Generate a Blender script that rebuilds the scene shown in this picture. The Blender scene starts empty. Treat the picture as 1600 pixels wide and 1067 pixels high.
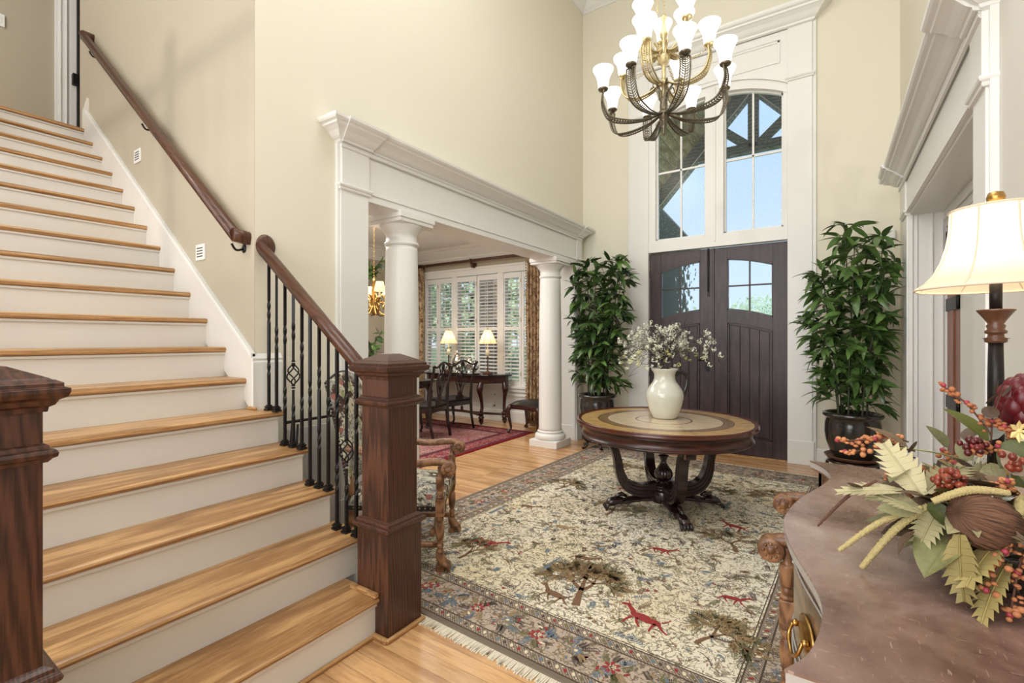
import bpy, bmesh, math, random
from mathutils import Vector, Matrix, noise
R = math.radians; PI = math.pi
scn = bpy.context.scene
COL = scn.collection
rnd = random.Random(7)

# ------------------------------------------------------------------ camera, world, light, exposure
cd = bpy.data.cameras.new('camera'); cam = bpy.data.objects.new('camera', cd); COL.objects.link(cam)
cd.sensor_width = 36; cd.lens = 744/1600*36; cd.shift_y = -3/1600; cd.clip_start = .02; cd.clip_end = 500
cam.location = (0, 0, 1.37); cam.rotation_euler = (PI/2, 0, math.atan(498/744)); scn.camera = cam
scn.view_settings.view_transform = 'Standard'; scn.view_settings.look = 'None'
scn.view_settings.gamma = 1; scn.view_settings.use_curve_mapping = False
scn.view_settings.exposure = -0.07
W = bpy.data.worlds.new('sky'); scn.world = W; W.use_nodes = True
nt = W.node_tree; nt.nodes.clear()
wo = nt.nodes.new('ShaderNodeOutputWorld'); bg = nt.nodes.new('ShaderNodeBackground')
tc = nt.nodes.new('ShaderNodeTexCoord'); sp = nt.nodes.new('ShaderNodeSeparateXYZ'); cr = nt.nodes.new('ShaderNodeValToRGB')
nt.links.new(tc.outputs['Generated'], sp.inputs[0]); nt.links.new(sp.outputs['Z'], cr.inputs[0])
cr.color_ramp.elements[0].position = 0.0; cr.color_ramp.elements[0].color = (.80, .90, 1, 1)
cr.color_ramp.elements[1].position = .55; cr.color_ramp.elements[1].color = (.42, .66, .97, 1)
nt.links.new(cr.outputs[0], bg.inputs[0]); bg.inputs[1].default_value = 1.12; nt.links.new(bg.outputs[0], wo.inputs[0])

def area(name, loc, rot, sx, sy, energy, color=(1, 1, 1), spread=180):
    l = bpy.data.lights.new(name, 'AREA'); l.shape = 'RECTANGLE'; l.size = sx; l.size_y = sy
    l.energy = energy; l.color = color; l.spread = R(spread)
    o = bpy.data.objects.new(name, l); o.location = loc; o.rotation_euler = rot; COL.objects.link(o); return o
def point(name, loc, energy, color, rad=.04):
    l = bpy.data.lights.new(name, 'POINT'); l.energy = energy; l.color = color; l.shadow_soft_size = rad
    o = bpy.data.objects.new(name, l); o.location = loc; COL.objects.link(o); return o
# added fill panels for foyer and dining room; hall lamp casts the rail shadows
area('great_room_fill', (-1.5, -3.7, 2.6), (R(90), 0, 0), 6.5, 4.2, 390, (.93, .97, 1))  # unseen area fill behind the camera; no window is built there
area('foyer_overhead_fill', (-1.1, 1.8, 5.95), (0, 0, 0), 2.6, 2.6, 85, (.97, .985, 1))  # large unseen fill overhead, added to brighten the foyer
area('hall_ceiling_light', (-3.7, -2.2, 5.95), (R(38), 0, 0), .22, .22, 75, (1, .93, .82))
area('dining_overhead_fill', (-4.7, 3.6, 2.98), (0, 0, 0), 2.0, 2.4, 105, (1, .98, .95))  # added overhead fill, brightens the dining room without a fixture
sl_ = bpy.data.lights.new('sun', 'SUN'); sl_.energy = 4.0; sl_.angle = .01; sl_.color = (1, .96, .88)
so_ = bpy.data.objects.new('sun', sl_); so_.rotation_euler = Vector((-.72, .22, -.66)).to_track_quat('-Z', 'Y').to_euler(); COL.objects.link(so_)

# ------------------------------------------------------------------ node helpers / materials
def lin(c):
    return tuple(((v/255)/12.92 if v/255 <= .04045 else ((v/255+.055)/1.055)**2.4) for v in c)
class NT:
    def __init__(s, name):
        s.m = bpy.data.materials.new(name); s.m.use_nodes = True; s.t = s.m.node_tree; s.t.nodes.clear()
        s.out = s.t.nodes.new('ShaderNodeOutputMaterial'); s.b = s.t.nodes.new('ShaderNodeBsdfPrincipled')
        s.t.links.new(s.b.outputs[0], s.out.inputs[0])
    def n(s, ty, **k):
        x = s.t.nodes.new(ty)
        for a, v in k.items(): setattr(x, a, v)
        return x
    def put(s, v, sock):
        if isinstance(v, bpy.types.NodeSocket): s.t.links.new(v, sock)
        elif v is not None:
            if sock.type == 'RGBA' and len(v) == 3: v = (*v, 1)
            sock.default_value = v
    def ma(s, op, a, b=None, c=None):
        x = s.n('ShaderNodeMath', operation=op); s.put(a, x.inputs[0])
        if b is not None: s.put(b, x.inputs[1])
        if c is not None: s.put(c, x.inputs[2])
        return x.outputs[0]
    def mix(s, f, a, b):
        x = s.n('ShaderNodeMix', data_type='RGBA'); s.put(f, x.inputs[0]); s.put(a, x.inputs[6]); s.put(b, x.inputs[7]); return x.outputs[2]
    def coord(s, kind='Object', scale=(1, 1, 1), loc=(0, 0, 0)):
        x = s.n('ShaderNodeTexCoord'); m = s.n('ShaderNodeMapping'); s.t.links.new(x.outputs[kind], m.inputs[0])
        m.inputs['Scale'].default_value = scale; m.inputs['Location'].default_value = loc; return m.outputs[0]
    def noise(s, v, sc, det=3, rough=.5, dist=0, out=0):
        x = s.n('ShaderNodeTexNoise'); s.put(v, x.inputs['Vector']); x.inputs['Scale'].default_value = sc
        x.inputs['Detail'].default_value = det; x.inputs['Roughness'].default_value = rough; x.inputs['Distortion'].default_value = dist
        return x.outputs[out]
    def vor(s, v, sc, feat='F1'):
        x = s.n('ShaderNodeTexVoronoi', feature=feat); s.put(v, x.inputs['Vector']); x.inputs['Scale'].default_value = sc; return x
    def ramp(s, f, stops, interp='LINEAR'):
        x = s.n('ShaderNodeValToRGB'); r = x.color_ramp; r.interpolation = interp
        while len(r.elements) < len(stops): r.elements.new(.5)
        for e, (p, c) in zip(r.elements, stops): e.position = p; e.color = (*c, 1)
        s.put(f, x.inputs[0]); return x.outputs[0]
    def step(s, f, a, b):
        x = s.n('ShaderNodeMapRange'); x.inputs[1].default_value = a; x.inputs[2].default_value = b; s.put(f, x.inputs[0]); return x.outputs[0]
    def bump(s, hgt, st=.2, d=.01):
        x = s.n('ShaderNodeBump'); x.inputs['Strength'].default_value = st; x.inputs['Distance'].default_value = d
        s.put(hgt, x.inputs['Height']); s.t.links.new(x.outputs[0], s.b.inputs['Normal'])
    def set(s, color=None, rough=None, metal=None, spec=None, coat=None):
        s.put(color, s.b.inputs['Base Color'])
        if rough is not None: s.put(rough, s.b.inputs['Roughness'])
        if metal is not None: s.b.inputs['Metallic'].default_value = metal
        if spec is not None: s.b.inputs['Specular IOR Level'].default_value = spec
        if coat is not None: s.b.inputs['Coat Weight'].default_value = coat; s.b.inputs['Coat Roughness'].default_value = .12
        return s.m
def plain(name, rgb, rough=.5, metal=0, spec=.5, nz=None, nsc=30, var=.12, coat=None):
    s = NT(name); c = lin(rgb); v = s.coord()
    f = s.noise(v, nsc, 3)
    col = s.mix(f, tuple(min(1, x*(1-var)) for x in c), tuple(min(1, x*(1+var)) for x in c))
    s.set(col, rough, metal, spec, coat)
    if nz: s.bump(f, nz, .004)
    return s.m
def wood(name, dark, light, sc=(1, 1, 1), fine=1.0, rough=.35, rv=.0, coat=None, bump=.08):
    s = NT(name)
    oi = s.n('ShaderNodeObjectInfo'); cm = s.n('ShaderNodeCombineXYZ'); s.t.links.new(oi.outputs['Random'], cm.inputs[0]); s.t.links.new(oi.outputs['Random'], cm.inputs[2])
    va = s.n('ShaderNodeVectorMath', operation='MULTIPLY_ADD'); s.t.links.new(cm.outputs[0], va.inputs[0]); va.inputs[1].default_value = (37, 37, 37)
    s.t.links.new(s.coord('Object', sc), va.inputs[2]); v = va.outputs[0]
    g = s.noise(v, 9*fine, 4, .55, 1.2); g2 = s.noise(v, 40*fine, 3, .6)
    w = s.n('ShaderNodeTexWave', wave_type='RINGS'); s.put(v, w.inputs['Vector']); w.inputs['Scale'].default_value = 1.6*fine
    w.inputs['Distortion'].default_value = 7; w.inputs['Detail'].default_value = 3; w.inputs['Detail Scale'].default_value = 1.2
    f = s.ma('ADD', s.ma('MULTIPLY', g, .45), s.ma('ADD', s.ma('MULTIPLY', g2, .25), s.ma('MULTIPLY', w.outputs['Fac'], .3)))
    d, l = lin(dark), lin(light)
    col = s.ramp(f, [(.3, d), (.5, tuple((a+b)/2 for a, b in zip(d, l))), (.68, l)])
    if rv:
        h = s.n('ShaderNodeHueSaturation'); s.put(col, h.inputs['Color']); s.put(s.ma('MULTIPLY_ADD', oi.outputs['Random'], rv, 1-rv/2), h.inputs['Value']); col = h.outputs[0]
    s.set(col, rough, 0, .5, coat); s.bump(f, bump, .003); return s.m
def emis(name, rgb, st, base=(240, 235, 225), alpha=None):
    s = NT(name); s.set(lin(base), .5); s.b.inputs['Emission Color'].default_value = (*lin(rgb), 1); s.b.inputs['Emission Strength'].default_value = st; return s.m

M = {}
def wallmat(name, rgb):
    s = NT(name); v = s.coord('Object', (1, 1, 1)); f = s.noise(v, 180, 2); g = s.noise(v, 1.3, 2)
    c = lin(rgb); col = s.mix(g, tuple(x*.985 for x in c), tuple(min(1, x*1.015) for x in c))
    s.set(col, .75, 0, .25); s.bump(f, .05, .001); return s.m
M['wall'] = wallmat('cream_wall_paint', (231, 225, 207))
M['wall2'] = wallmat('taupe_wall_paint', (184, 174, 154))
M['wall3'] = wallmat('pale_wall_tone', (222, 219, 210))  # pale tone; on the near right wall it stands in for lamplight
M['trim'] = plain('white_trim_paint', (236, 235, 231), .33, var=.01)
M['riser'] = plain('white_riser_paint', (228, 224, 216), .4, var=.015)
M['ceil'] = plain('ceiling_paint', (235, 235, 233), .8, var=.01)
M['oak'] = wood('honey_oak', (176, 128, 84), (214, 170, 120), (1, 9, 9), .8, .24, .2, bump=.05)
M['tread'] = wood('oak_tread', (146, 104, 62), (204, 160, 108), (11, 1, 11), .8, .33, .1, bump=.05)
M['newel'] = wood('dark_stained_oak', (48, 27, 19), (92, 57, 42), (22, 22, .9), .9, .3, .0, bump=.12)
M['rail'] = wood('brown_stained_rail', (72, 44, 30), (98, 62, 43), (3, 10, 3), .9, .3, bump=.05)
M['mahog'] = wood('mahogany', (36, 15, 11), (74, 33, 23), (3, 3, 3), 1, .3, coat=.15, bump=.01)
M['blackwood'] = wood('near_black_mahogany', (18, 10, 10), (48, 28, 26), (3, 3, 3), 1, .22, coat=.4, bump=.03)
M['doorwood'] = wood('espresso_door_stain', (40, 28, 30), (66, 47, 48), (9, 9, .8), .8, .38, bump=.06)
M['chairwood'] = wood('carved_walnut', (96, 62, 40), (160, 116, 80), (9, 9, 2), 1, .35, bump=.1)
M['brownjamb'] = wood('stained_jamb', (110, 62, 40), (158, 100, 68), (9, 9, .8), .8, .4)
M['iron'] = plain('black_iron', (38, 36, 36), .38, .6, .5, .1, 60)
M['hinge'] = plain('black_hinge', (30, 29, 30), .45, .5)
M['brass'] = plain('antique_brass', (176, 140, 80), .3, 1, .5, .05, 50)
M['gilt'] = plain('champagne_gilt', (206, 190, 148), .35, .85, .5, .15, 90)
M['bronze'] = plain('dark_bronze_gilt', (112, 104, 88), .35, .85, .5, .2, 90, .3)
M['silver'] = plain('silver_plate', (200, 198, 196), .15, 1)
M['pot'] = plain('dark_glazed_ceramic', (44, 41, 36), .18, 0, .6, .03, 12, .2, .5)
M['saucer'] = plain('brown_glazed_saucer', (92, 58, 38), .3, 0, .5)
M['soil'] = plain('soil', (40, 30, 24), .9, nz=.6)
M['jug'] = plain('celadon_glaze', (206, 206, 192), .14, 0, .5, .02, 8, .05, .5)
M['jugh'] = plain('jug_handle_black', (34, 30, 30), .25, 0, .5, coat=.3)
M['leather'] = plain('black_leather', (38, 34, 34), .35, 0, .5, .15, 80)
M['plastic'] = plain('white_plastic', (240, 240, 238), .4, var=.01)
M['dark'] = plain('dark_gap', (30, 28, 27), .7)
M['curtain'] = None
def shademat(name, rgb, em):
    s = NT(name); s.t.nodes.remove(s.b); d = s.n('ShaderNodeBsdfDiffuse'); t = s.n('ShaderNodeBsdfTranslucent'); e = s.n('ShaderNodeEmission'); c = (*lin(rgb), 1)
    for x in (d, t, e): x.inputs['Color'].default_value = c
    e.inputs[1].default_value = em; m = s.n('ShaderNodeMixShader'); m.inputs[0].default_value = .5; a = s.n('ShaderNodeAddShader')
    s.t.links.new(d.outputs[0], m.inputs[1]); s.t.links.new(t.outputs[0], m.inputs[2]); s.t.links.new(m.outputs[0], a.inputs[0]); s.t.links.new(e.outputs[0], a.inputs[1]); s.t.links.new(a.outputs[0], s.out.inputs[0]); return s.m
M['ltshade'] = shademat('lit_lamp_shade', (250, 234, 206), .12)
M['ltshade2'] = shademat('lit_small_shade', (250, 226, 180), .3)
M['bulbglass'] = emis('lit_frosted_glass', (255, 249, 238), 1.9)
M['shadetrim'] = plain('shade_trim_tan', (226, 208, 186), .8)
M['candle'] = plain('candle_sleeve', (225, 215, 190), .6)

def leafmat(name, a, b, rough=.38, veins=False):
    s = NT(name); oi = s.n('ShaderNodeObjectInfo'); v = s.coord()
    f = s.ma('ADD', s.ma('MULTIPLY', s.noise(v, 14, 2), .5), s.ma('MULTIPLY', oi.outputs['Random'], .5))
    col = s.ramp(f, [(.2, lin(a)), (.75, lin(b))]); s.set(col, rough, 0, .5)
    s.b.inputs['Subsurface Weight'].default_value = 0
    return s.m
M['leaf'] = leafmat('plant_leaf', (32, 58, 30), (112, 146, 76), .28)
M['cane'] = plain('plant_cane', (62, 66, 44), .5)
M['lime'] = leafmat('lime_leaf', (140, 150, 84), (190, 198, 140), .6)
M['pale'] = leafmat('pale_fern', (138, 130, 92), (196, 186, 146), .65)
M['gold'] = leafmat('gold_fern', (122, 106, 56), (168, 150, 94), .6)
M['green'] = leafmat('deep_green_leaf', (52, 58, 22), (98, 104, 46), .5)
M['olive'] = leafmat('olive_leaf', (92, 90, 56), (140, 136, 96), .6)
M['taupe'] = leafmat('taupe_leaf', (118, 94, 74), (164, 138, 116), .6)
M['brownl'] = leafmat('brown_leaf', (62, 46, 34), (112, 90, 66), .6)
M['grey'] = leafmat('grey_leaf', (116, 118, 104), (158, 160, 148), .55)
M['vein'] = leafmat('bronze_green_leaf', (84, 74, 50), (132, 134, 80), .5)
M['straw'] = plain('straw_spike', (182, 164, 112), .85, nz=.8, nsc=300, var=.3)
M['twig'] = plain('brown_twig', (92, 60, 44), .8, nz=.5, nsc=200, var=.3)
M['orange'] = leafmat('orange_bract', (150, 84, 48), (200, 134, 88), .65)
M['pink'] = plain('pink_bud', (160, 56, 68), .5)
M['berry'] = leafmat('red_berry', (96, 34, 24), (150, 68, 46), .2)
M['darkberry'] = leafmat('maroon_berry', (60, 18, 22), (112, 36, 32), .2)
M['maroon'] = plain('maroon_petal', (92, 12, 24), .35, nsc=20, var=.3)
M['cream'] = plain('cream_petal', (226, 206, 140), .6)
M['blossom'] = leafmat('white_blossom', (206, 208, 182), (246, 246, 232), .7)
M['ybloss'] = leafmat('yellow_blossom', (186, 184, 108), (226, 222, 160), .7)
M['bark'] = plain('grey_twig', (78, 70, 66), .8)

def fibre():
    s = NT('brown_fibre_pod'); v = s.coord('Object', (1, 1, 1))
    w = s.n('ShaderNodeTexNoise'); sx = s.n('ShaderNodeSeparateXYZ'); s.put(v, sx.inputs[0])
    ang = s.ma('ARCTAN2', sx.outputs['Y'], sx.outputs['X']); c = s.n('ShaderNodeCombineXYZ'); s.put(s.ma('MULTIPLY', ang, 9), c.inputs[0]); s.put(s.ma('MULTIPLY', sx.outputs['Z'], 14), c.inputs[1])
    f = s.noise(c.outputs[0], 1.6, 4, .6); s.set(s.ramp(f, [(.32, lin((48, 28, 20))), (.66, lin((150, 104, 76)))]), .6); s.bump(f, .9, .01); return s.m
M['fibre'] = fibre()

def rugmat(name, hx, hy, field, f2, border, guard, motifs, sc=1.0, edge=None):
    s = NT(name); v = s.coord(); sx = s.n('ShaderNodeSeparateXYZ'); s.put(v, sx.inputs[0])
    dx = s.ma('SUBTRACT', hx, s.ma('ABSOLUTE', sx.outputs[0])); dy = s.ma('SUBTRACT', hy, s.ma('ABSOLUTE', sx.outputs[1]))
    d = s.ma('MINIMUM', dx, dy)
    wob = s.noise(v, 3*sc, 2, out=1); wv = s.n('ShaderNodeVectorMath', operation='MULTIPLY_ADD'); s.put(wob, wv.inputs[0]); wv.inputs[1].default_value = (.35, .35, .35); s.put(v, wv.inputs[2]); v2 = wv.outputs[0]
    base = s.ramp(s.noise(v, 1.4, 2), [(.3, lin(field)), (.7, lin(f2))])
    def band(a, b): return s.ma('MULTIPLY', s.ma('GREATER_THAN', d, a), s.ma('LESS_THAN', d, b))
    col = s.mix(band(.09, .30), base, lin(border))
    # curling vines: iso-lines of noise
    for sca, wd, c, off in ((5.5, .018, motifs[0], 0), (11, .03, motifs[1], 3.1), (17, .04, motifs[0], 7.7)):
        n1 = s.noise(s.coord('Object', (1, 1, 1), (off, off, 0)), sca*sc, 2, .5, 1.3)
        col = s.mix(s.ma('MULTIPLY', s.ma('LESS_THAN', s.ma('ABSOLUTE', s.ma('SUBTRACT', n1, .5)), wd*.6), .7), col, lin(c))
    # leaves and blossoms
    for sca, th, cs, off in ((30, .22, motifs[1:4], 1.0), (17, .20, motifs[2:6], 5.0), (62, .24, motifs[0:4], 2.0)):
        vo = s.vor(v2, sca*sc); vo.inputs['Randomness'].default_value = 1
        sep = s.n('ShaderNodeSeparateColor'); s.put(vo.outputs['Color'], sep.inputs[0])
        pick = s.ramp(sep.outputs[1], [(i/len(cs), lin(c)) for i, c in enumerate(cs)], 'CONSTANT')
        m = s.ma('MULTIPLY', s.ma('LESS_THAN', vo.outputs['Distance'], th), s.ma('GREATER_THAN', sep.outputs[0], .52))
        ring = s.ma('GREATER_THAN', vo.outputs['Distance'], th*.25)
        col = s.mix(s.ma('MULTIPLY', s.ma('MULTIPLY', m, ring), .72), col, pick)
    # guard stripes
    gz = s.noise(v, 70, 1); ck = s.ma('GREATER_THAN', s.ma('SINE', s.ma('MULTIPLY', s.ma('ADD', sx.outputs[0], sx.outputs[1]), 420)), .1)
    gcol = s.mix(s.ma('MULTIPLY', ck, .6), lin(guard), lin(border))
    col = s.mix(s.ma('MAXIMUM', band(.035, .085), band(.305, .36)), col, gcol)
    for a, b in ((.028, .036), (.084, .091), (.298, .306), (.36, .367), (.375, .38)): col = s.mix(band(a, b), col, lin(motifs[0]))
    col = s.mix(band(-1, .028), col, lin(edge or guard))
    fz = s.noise(v, 260, 2); s.set(s.mix(s.ma('MULTIPLY', fz, .25), col, lin(guard)), .95, 0, .1); s.bump(fz, .4, .004)
    return s.m
M['rug'] = rugmat('persian_rug', 1.375, 1.96, (234, 220, 184), (240, 233, 214), (190, 172, 154), (122, 110, 96),
                  [(78, 64, 54), (104, 96, 62), (132, 40, 44), (84, 102, 118), (120, 84, 50), (150, 120, 80), (60, 56, 60)])
M['rug2'] = rugmat('red_rug', 1.45, 1.95, (168, 100, 98), (186, 138, 132), (150, 66, 68), (66, 40, 50),
                   [(56, 34, 44), (214, 190, 176), (140, 24, 38), (70, 76, 96), (212, 196, 180), (60, 40, 50), (90, 40, 50)], 1.2, (140, 16, 34))
def tapestry():
    s = NT('floral_tapestry'); v = s.coord(); n = s.noise(v, 9, 3, .5, 1.8); n2 = s.noise(v, 22, 2, .5, 1.0)
    base = s.ramp(s.noise(v, 4, 2), [(.34, lin((58, 46, 44))), (.44, lin((84, 62, 58))), (.50, lin((168, 166, 156)))])
    col = s.mix(s.step(n, .5, .53), base, lin((206, 198, 176)))
    col = s.mix(s.ma('LESS_THAN', s.ma('ABSOLUTE', s.ma('SUBTRACT', n2, .5)), .025), col, lin((84, 74, 60)))
    vo = s.vor(v, 16); sep = s.n('ShaderNodeSeparateColor'); s.put(vo.outputs['Color'], sep.inputs[0])
    pk = s.ramp(sep.outputs[0], [(0, lin((150, 156, 110))), (.4, lin((226, 218, 196))), (.7, lin((160, 104, 96)))], 'CONSTANT')
    col = s.mix(s.ma('MULTIPLY', s.ma('LESS_THAN', vo.outputs['Distance'], .33), s.ma('GREATER_THAN', sep.outputs[1], .45)), col, pk)
    s.set(col, .85, 0, .2); s.bump(n2, .3, .003); return s.m
M['tapestry'] = tapestry()
def curtainm():
    s = NT('gold_brocade'); v = s.coord(); n = s.noise(v, 12, 3, .5, 1.5)
    s.set(s.ramp(n, [(.42, lin((122, 92, 70))), (.5, lin((184, 154, 118))), (.62, lin((204, 182, 148)))]), .55); return s.m
M['curtain'] = curtainm()
M['fringe'] = plain('rug_fringe', (222, 212, 190), .9)
def tabletop():
    s = NT('inlaid_tabletop'); v = s.coord(); sx = s.n('ShaderNodeSeparateXYZ'); s.put(v, sx.inputs[0])
    r = s.ma('SQRT', s.ma('ADD', s.ma('POWER', sx.outputs[0], 2), s.ma('POWER', sx.outputs[1], 2)))
    ang = s.ma('ARCTAN2', sx.outputs[1], sx.outputs[0]); sec = s.ma('FRACT', s.ma('MULTIPLY', ang, 12/(2*PI)))
    g = s.noise(s.coord('Object', (2, 14, 1)), 5, 4, .6, .6)
    c1 = s.ramp(g, [(.3, lin((168, 128, 76))), (.7, lin((214, 180, 122)))])
    c2 = s.ramp(g, [(.3, lin((192, 166, 132))), (.7, lin((226, 208, 178)))])
    col = s.mix(s.step(r, .47, .475), c2, c1)
    col = s.mix(s.ma('MULTIPLY', s.ma('GREATER_THAN', s.ma('ABSOLUTE', s.ma('SUBTRACT', sec, .5)), .485), .35), col, lin((120, 84, 50)))
    nb = s.noise(v, 38, 2, .5, 2)
    bandc = s.ramp(nb, [(.42, lin((86, 60, 44))), (.55, lin((150, 116, 84)))])
    def bd(a, b, c, k=1):
        return s.mix(s.ma('MULTIPLY', s.ma('MULTIPLY', s.ma('GREATER_THAN', r, a), s.ma('LESS_THAN', r, b)), k), col, c)
    col = bd(.445, .515, bandc, .85); col = bd(.205, .222, lin((104, 78, 62)), .8)
    col = bd(.44, .446, lin((60, 40, 30))); col = bd(.514, .52, lin((60, 40, 30))); col = bd(.655, .8, lin((84, 40, 26)))
    s.set(col, .2, 0, .5, .35); return s.m
M['tabletop'] = tabletop()
def chesttop():
    s = NT('worn_leathered_chest_top'); v = s.coord('Object', (1, 1, 1))
    n = s.noise(v, 3.2, 4, .6, .8); n2 = s.noise(v, 60, 2)
    col = s.ramp(n, [(.32, lin((88, 60, 50))), (.5, lin((132, 104, 92))), (.7, lin((166, 144, 134)))])
    sc = s.noise(s.coord('Object', (60, 6, 1)), 6, 1, .5, .3); sc2 = s.noise(s.coord('Object', (7, 55, 1), (3, 0, 0)), 5, 1)
    scr = s.ma('MAXIMUM', s.ma('GREATER_THAN', sc, .735), s.ma('GREATER_THAN', sc2, .74))
    col = s.mix(s.ma('MULTIPLY', scr, .45), col, lin((190, 168, 152)))
    s.set(col, s.ma('MULTIPLY_ADD', n2, .12, .2), 0, .5, .25); s.bump(n2, .03, .001); return s.m
M['chesttop'] = chesttop()
M['chestbody'] = wood('chest_walnut', (70, 50, 36), (128, 100, 74), (3, 3, 3), 1, .28, coat=.3)
M['chestedge'] = plain('chest_edge_pale_highlight', (176, 172, 168), .3, .2)  # pale colour for drawer beads and the painted highlight on the top edge
def glass(name, tint, rough=0, wavy=0.0, glossy=.08, dirt=False):
    s = NT(name); s.t.nodes.remove(s.b)
    g = s.n('ShaderNodeBsdfGlossy'); g.inputs['Roughness'].default_value = .22
    if wavy:
        t = s.n('ShaderNodeBsdfRefraction'); t.inputs['IOR'].default_value = 1.3; t.inputs['Roughness'].default_value = rough; t.inputs['Color'].default_value = (*tint, 1)
        vo = s.vor(s.coord('Object', (16, 16, 9)), 1.5, 'SMOOTH_F1'); bp = s.n('ShaderNodeBump'); bp.inputs['Strength'].default_value = wavy; bp.inputs['Distance'].default_value = .03
        s.put(vo.outputs['Distance'], bp.inputs['Height']); s.t.links.new(bp.outputs[0], t.inputs['Normal'])
    else:
        t = s.n('ShaderNodeBsdfTransparent'); t.inputs['Color'].default_value = (*tint, 1)
    mx = s.n('ShaderNodeMixShader'); fr = s.n('ShaderNodeFresnel'); fr.inputs[0].default_value = 1.22
    s.t.links.new(fr.outputs[0], mx.inputs[0]); s.t.links.new(t.outputs[0], mx.inputs[1]); s.t.links.new(g.outputs[0], mx.inputs[2])
    last = mx.outputs[0]
    if dirt:
        d = s.n('ShaderNodeBsdfDiffuse'); d.inputs[0].default_value = (.8, .85, .85, 1); m2 = s.n('ShaderNodeMixShader')
        vo = s.vor(s.coord('Object', (1, 1, 1)), 42); sep = s.n('ShaderNodeSeparateColor'); s.put(vo.outputs['Color'], sep.inputs[0])
        k = s.ma('MULTIPLY', s.ma('LESS_THAN', vo.outputs['Distance'], .2), s.ma('GREATER_THAN', sep.outputs[0], .4))
        s.put(s.ma('MULTIPLY', k, .3), m2.inputs[0]); s.t.links.new(last, m2.inputs[1]); s.t.links.new(d.outputs[0], m2.inputs[2]); last = m2.outputs[0]
    s.t.links.new(last, s.out.inputs[0]); return s.m
M['pane'] = glass('window_glass', (.95, .98, 1), dirt=True)
M['pane2'] = glass('clear_glass', (.97, .99, .98))
M['lite'] = glass('rippled_door_glass', (.92, .97, 1), .02, .5)
M['timber'] = wood('porch_timber', (96, 100, 90), (146, 150, 134), (4, 4, 4), .8, .7)
M['deck'] = wood('porch_deck_board', (160, 140, 98), (206, 190, 146), (1, 1, 1), 1, .7, .2)
M['shingle'] = plain('grey_shingle', (74, 82, 74), .9, nz=.6, nsc=20, var=.25)
M['grass'] = plain('lawn', (110, 132, 84), .95, nsc=3, var=.3)
M['bush'] = leafmat('bush_leaf', (150, 176, 128), (222, 232, 200), .7)

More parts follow.
